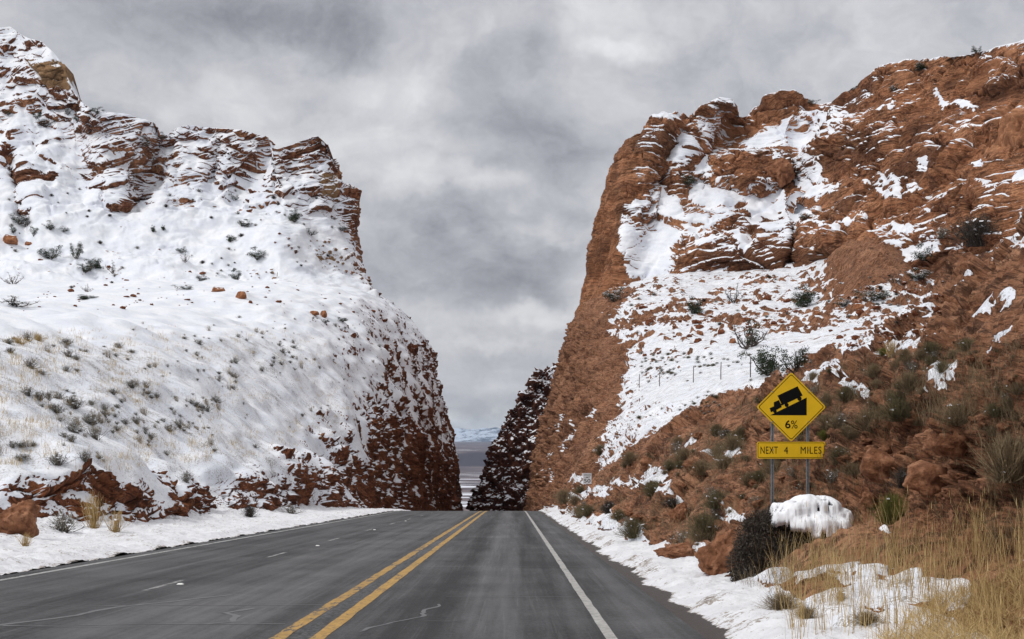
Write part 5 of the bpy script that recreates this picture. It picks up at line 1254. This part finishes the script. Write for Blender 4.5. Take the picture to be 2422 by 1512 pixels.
# short dead grass scattered over the soil bank, and thin stalks standing out of the left snow
def ground_grass(poly, n, seed, mat, hs, name, label, wid, ymax=95):
    rng = np.random.default_rng(seed); mb = MB(); A = np.array(poly); k = 0
    while k < n:
        x, y = rng.uniform(A[:, 0].min(), A[:, 0].max()), rng.uniform(A[:, 1].min(), A[:, 1].max())
        if poly_sd(np.array([x]), np.array([y]), A)[0] < 0: continue
        k += 1
        if seed == 12 and 1980 < x < 2340 and y > 1000 and rng.random() < .8: continue
        if fbm(np.array([[x / 60., y / 40., seed]]), 2, 4)[0] < rng.uniform(-.5, .35): continue
        r = hit(x, y)
        if not r or r[0].y > ymax: continue
        nb = rng.integers(6, 16); sc_ = max(.6, min(2.2, r[0].y / 40)); base = np.array(r[0][:]) + rng.normal(size=(nb, 3)) * [.10 * sc_, .10 * sc_, .0]
        h = hs * (.4 + .8 * rng.random(nb)); d = rng.normal(size=(nb, 3)) * .45 + [0, 0, 1]; tip = base + d * h[:, None]; mid = (base + tip) / 2 + rng.normal(size=(nb, 3)) * .02
        w = wid * sc_; an = rng.random(nb) * 3.14; sd = np.stack([np.cos(an), np.sin(an) * .3, 0 * an], -1) * w; a = rng.random(nb)
        mb.quads(np.stack([base - sd - [0, 0, .05], base + sd - [0, 0, .05], mid + sd * .8, mid - sd * .8], 1), a); mb.quads(np.stack([mid - sd * .8, mid + sd * .8, tip + sd * .25, tip - sd * .25], 1), a)
    tag(mb.build(name, mat), label, None, kind='stuff')
ground_grass([(1300, 1200), (1420, 1110), (1560, 1070), (1700, 990), (1830, 920), (2000, 860), (2240, 830), (2420, 820), (2440, 1300), (1800, 1400), (1640, 1320), (1440, 1240)], 3200, 12, M_DRY, .22, 'grass', 'short dead grass scattered over the rust coloured road bank', .004)
ground_grass([(-20, 790), (640, 760), (900, 830), (880, 1000), (620, 1080), (200, 1120), (-20, 1100)], 2300, 14, M_STRAW, .24, 'grass', 'thin dry stalks standing out of the snow on the left bank', .004, 170)
# ------------------------------------------------------------------ signs
M_YEL = flat_mat('sign_yellow', (.86, .53, .008), .45, var=.05, vscale=3, spec=.4); M_BLK = flat_mat('sign_black', (.006, .006, .006), .7, spec=.1)
M_GALV = flat_mat('galvanised_steel', (.22, .235, .25), .5, .4, var=.25, vscale=14); M_HOLE = flat_mat('post_hole', (.02, .02, .022), .9)
M_WHT = flat_mat('sign_white', (.68, .68, .70), .5, var=.06); M_BACK = flat_mat('sign_aluminium', (.35, .36, .37), .4, .6)

def rounded(w, h, r, n=8):
    p = []
    for cx, cy, a0 in ((w / 2 - r, h / 2 - r, 0), (-w / 2 + r, h / 2 - r, 90), (-w / 2 + r, -h / 2 + r, 180), (w / 2 - r, -h / 2 + r, 270)):
        p += [(cx + r * math.cos(math.radians(a0 + 90 * k / n)), cy + r * math.sin(math.radians(a0 + 90 * k / n))) for k in range(n + 1)]
    return p
def rot2(p, a): c, s = math.cos(a), math.sin(a); return [(x * c - y * s, x * s + y * c) for x, y in p]
def slab(name, pts, y0, y1, mat, parent):
    """flat shape in the x-z plane between depths y0 (front) and y1"""
    n = len(pts); v = [(x, y0, z) for x, z in pts] + [(x, y1, z) for x, z in pts]
    f = [tuple(range(n)), tuple(range(2 * n - 1, n - 1, -1))] + [(i + n, (i + 1) % n + n, (i + 1) % n, i) for i in range(n)]
    return mesh_obj(name, v, f, mat, parent)
def ring(name, outer, inner, y0, y1, mat, parent):
    n = len(outer); v = [(x, y0, z) for x, z in outer] + [(x, y0, z) for x, z in inner] + [(x, y1, z) for x, z in outer] + [(x, y1, z) for x, z in inner]; f = []
    for i in range(n):
        j = (i + 1) % n; f += [(i, j, n + j, n + i), (2 * n + j, 2 * n + i, i, j), (3 * n + i, 3 * n + j, n + j, n + i)]
    return mesh_obj(name, v, f, mat, parent)
def text(name, s, cx, cz, cap, width, y, mat, parent, bold=.0, track=1.0):
    cu = bpy.data.curves.new(name, 'FONT'); cu.body = s; cu.size = 1; cu.align_x = 'CENTER'; cu.extrude = .002; cu.offset = bold; cu.space_character = track
    t_ = bpy.data.objects.new(name, cu); col.objects.link(t_); bpy.context.view_layer.update()
    me = bpy.data.meshes.new_from_object(t_.evaluated_get(bpy.context.evaluated_depsgraph_get())); bpy.data.objects.remove(t_)
    co = np.array([v.co[:] for v in me.vertices]); lo, hi = co.min(0), co.max(0)
    sx = width / (hi[0] - lo[0]); sz = cap / (hi[1] - lo[1])
    out = np.stack([(co[:, 0] - (lo[0] + hi[0]) / 2) * sx, np.where(co[:, 2] > 0, -.0015, .0), (co[:, 1] - (lo[1] + hi[1]) / 2) * sz], -1)
    for v, c in zip(me.vertices, out): v.co = c
    me.materials.clear(); me.materials.append(mat)
    o = bpy.data.objects.new(name, me); col.objects.link(o); o.parent = parent; o.location = (cx, y, cz); return o

def post(parent, x, z0, z1, w=.050, y=.03):
    mb = MB(); h = w / 2
    v = [(x + a, y + b_ + h, z) for z in (z0, z1) for a, b_ in ((-h, -h), (h, -h), (h, h), (-h, h))]
    mb.add(v, [(0, 1, 5, 4), (1, 2, 6, 5), (2, 3, 7, 6), (3, 0, 4, 7), (4, 5, 6, 7)], m=0)
    z = z0 + .03
    while z < z1 - .01:
        an = np.arange(8) / 8 * 6.283; mb.add([(x + .0085 * math.cos(a), y - .0012, z + .0085 * math.sin(a)) for a in an], [tuple(range(8))], m=1); z += .0254
    return mb.build('post', [M_GALV, M_HOLE], parent)
def bolt(parent, x, y, z):
    bm = bmesh.new(); bmesh.ops.create_cone(bm, cap_ends=True, segments=8, radius1=.013, radius2=.010, depth=.012, matrix=Matrix.Translation((x, y - .006, z)) @ Matrix.Rotation(math.pi / 2, 4, 'X'))
    me = bpy.data.meshes.new('bolt'); bm.to_mesh(me); bm.free(); me.materials.append(M_GALV); o = bpy.data.objects.new('bolt', me); col.objects.link(o); o.parent = parent

def grade_sign():
    Y = 26.5; s = Y / F; k = .9688 / 3.7786      # crop units -> measured units
    def c2(x, y): return ((x - 497) * k * s, (430 - y) * k * s)
    cx, cz = (1800 * .9688 + 497 * k - CX) * s, (HY - (880 * .9688 + 430 * k)) * s
    e = empty('grade_sign', (cx, Y, cz), label='yellow diamond sign with a truck on a downhill wedge above a NEXT 4 MILES plaque', cat='road sign')
    R_ = 322 * k * s; side = R_ * math.sqrt(2)
    dm = rot2(rounded(side, side, side * .045), math.pi / 4); panel = slab('diamond_panel', dm, -.004, .0, M_YEL, e)
    slab('panel_back', [(x * .995, z * .995) for x, z in dm], .0005, .003, M_BACK, panel)
    ring('border', rot2(rounded(side * .945, side * .945, side * .035), math.pi / 4), rot2(rounded(side * .92, side * .92, side * .03), math.pi / 4), -.0055, -.003, M_BLK, panel)
    slab('wedge_symbol', [c2(*p) for p in ((303, 507), (640, 507), (640, 343))][::-1], -.0055, -.003, M_BLK, panel)
    tr = MB()
    def poly(pts, dy=0.0):
        q = [c2(*p) for p in pts]; n = len(q); tr.add([(x, -.0057 - dy, z) for x, z in q] + [(x, -.003, z) for x, z in q], [tuple(range(n))] + [(i, (i + 1) % n, (i + 1) % n + n, i + n) for i in range(n)])
    poly([(370, 326), (556, 239), (603, 324), (560, 345), (412, 412)]); poly([(297, 441), (338, 424), (336, 387), (383, 366), (402, 404), (410, 432), (365, 455), (310, 479)], .0001); poly([(400, 402), (560, 330), (566, 344), (408, 418)], .0002)
    for wx, wy, wr in ((347, 470, 17), (455, 412, 19), (573, 353, 20)): poly([(wx + wr * math.cos(a * .3927), wy + wr * math.sin(a * .3927)) for a in range(16)], .0003)
    tr.build('truck_symbol', M_BLK, panel)
    x1, z1 = c2(466, 590); text('lettering', '6', x1, z1, 76 * k * s, 50 * k * s, -.0045, M_BLK, panel, .016)
    x1, z1 = c2(525, 592); text('lettering', '%', x1, z1, 74 * k * s, 60 * k * s, -.0045, M_BLK, panel, .0)
    px_, pz = c2(496, 829); w, h = 630 * k * s, 155 * k * s
    pl = slab('plaque', [(x + px_, z + pz) for x, z in rounded(w, h, h * .10)], -.004, 0, M_YEL, e)
    slab('panel_back', [(x * .995 + px_, z * .98 + pz) for x, z in rounded(w, h, h * .10)], .0005, .003, M_BACK, pl)
    ring('border', [(x + px_, z + pz) for x, z in rounded(w * .975, h * .90, h * .08)], [(x + px_, z + pz) for x, z in rounded(w * .962, h * .845, h * .07)], -.0055, -.003, M_BLK, pl)
    for st, xx, ww in (('NEXT', 294, 160), ('4', 449, 38), ('MILES', 680, 192)):
        a, b_ = c2(xx, 829); text('lettering', st, a, b_, 66 * k * s, ww * k * s, -.0045, M_BLK, pl, .0, 1.12)
    for xx in (328, 655):
        a, _ = c2(xx, 0); _, zt = c2(0, 285 if xx else 0); zb = c2(0, 1400 if xx == 328 else 1330)[1] - .55
        post(e, a, zb, zt)
        for yy in (289, 569): bolt(panel, c2(xx, yy)[0], -.004, c2(xx, yy)[1])
        bolt(pl, c2(xx, 826)[0], -.004, c2(xx, 826)[1])
grade_sign()

def speed_sign():
    Y = 89.0; s = Y / F; k = .9688 / 12.6
    def c2(x, y): return ((x - 680) * k * s, (612 - y) * k * s)
    cx, cz = (1380 * .9688 + 680 * k - CX) * s, (HY - (1120 * .9688 + 612 * k)) * s
    e = empty('speed_limit_sign', (cx, Y, cz), label='small white SPEED LIMIT 50 sign on a thin post low on the right bank', cat='road sign')
    w, h = 262 * k * s, 335 * k * s
    p = slab('panel', rounded(w, h, .03), -.004, 0, M_WHT, e); slab('panel_back', [(x * .99, z * .99) for x, z in rounded(w, h, .03)], .0005, .003, M_BACK, p)
    ring('border', rounded(w * .985, h * .985, .03), rounded(w * .955, h * .965, .025), -.0055, -.003, M_BACK, p)
    for st, x, y, ch, cw, bd in (('SPEED', 680, 505, 50, 210, .006), ('LIMIT', 680, 577, 50, 165, .006), ('50', 676, 682, 112, 200, .012)):
        a, b_ = c2(x, y); text('lettering', st, a, b_, ch * k * s, cw * k * s, -.0045, M_BLK, p, bd)
    a, zb = c2(672, 1230); post(e, a, zb - .6, c2(0, 470)[1], .045, .004)
speed_sign()

# ------------------------------------------------------------------ wire fence on the snowfield
def fence():
    pts = []
    for x, y in ((1478, 912), (1512, 918), (1560, 914), (1640, 905), (1705, 898), (1775, 893)):
        r = hit(x, y)
        if r: pts.append(r[0])
    e = empty('wire_fence', tuple(pts[0]), label='thin wire fence crossing the snowfield above the road bank', cat='fence'); o = np.array(pts[0][:])
    for i, p in enumerate(pts):
        mb = MB(); q = np.array(p[:]) - o; mb.tube([q - [0, 0, .3], q + [0, 0, .6], q + [.02 if i else -.7, 0, 1.25 if i else .9]], .035, .03, 6); mb.build('post', M_BARK, e)
    mb = MB()
    for h in (.35, .65, .95, 1.15):
        for a, b_ in zip(pts[1:-1], pts[2:]):
            a_, c_ = np.array(a[:]) - o + [0, 0, h], np.array(b_[:]) - o + [0, 0, h]; mb.tube([a_, (a_ + c_) / 2 - [0, 0, .05], c_], .004, .004, 3)
    mb.build('wire', M_GALV, e)
fence()
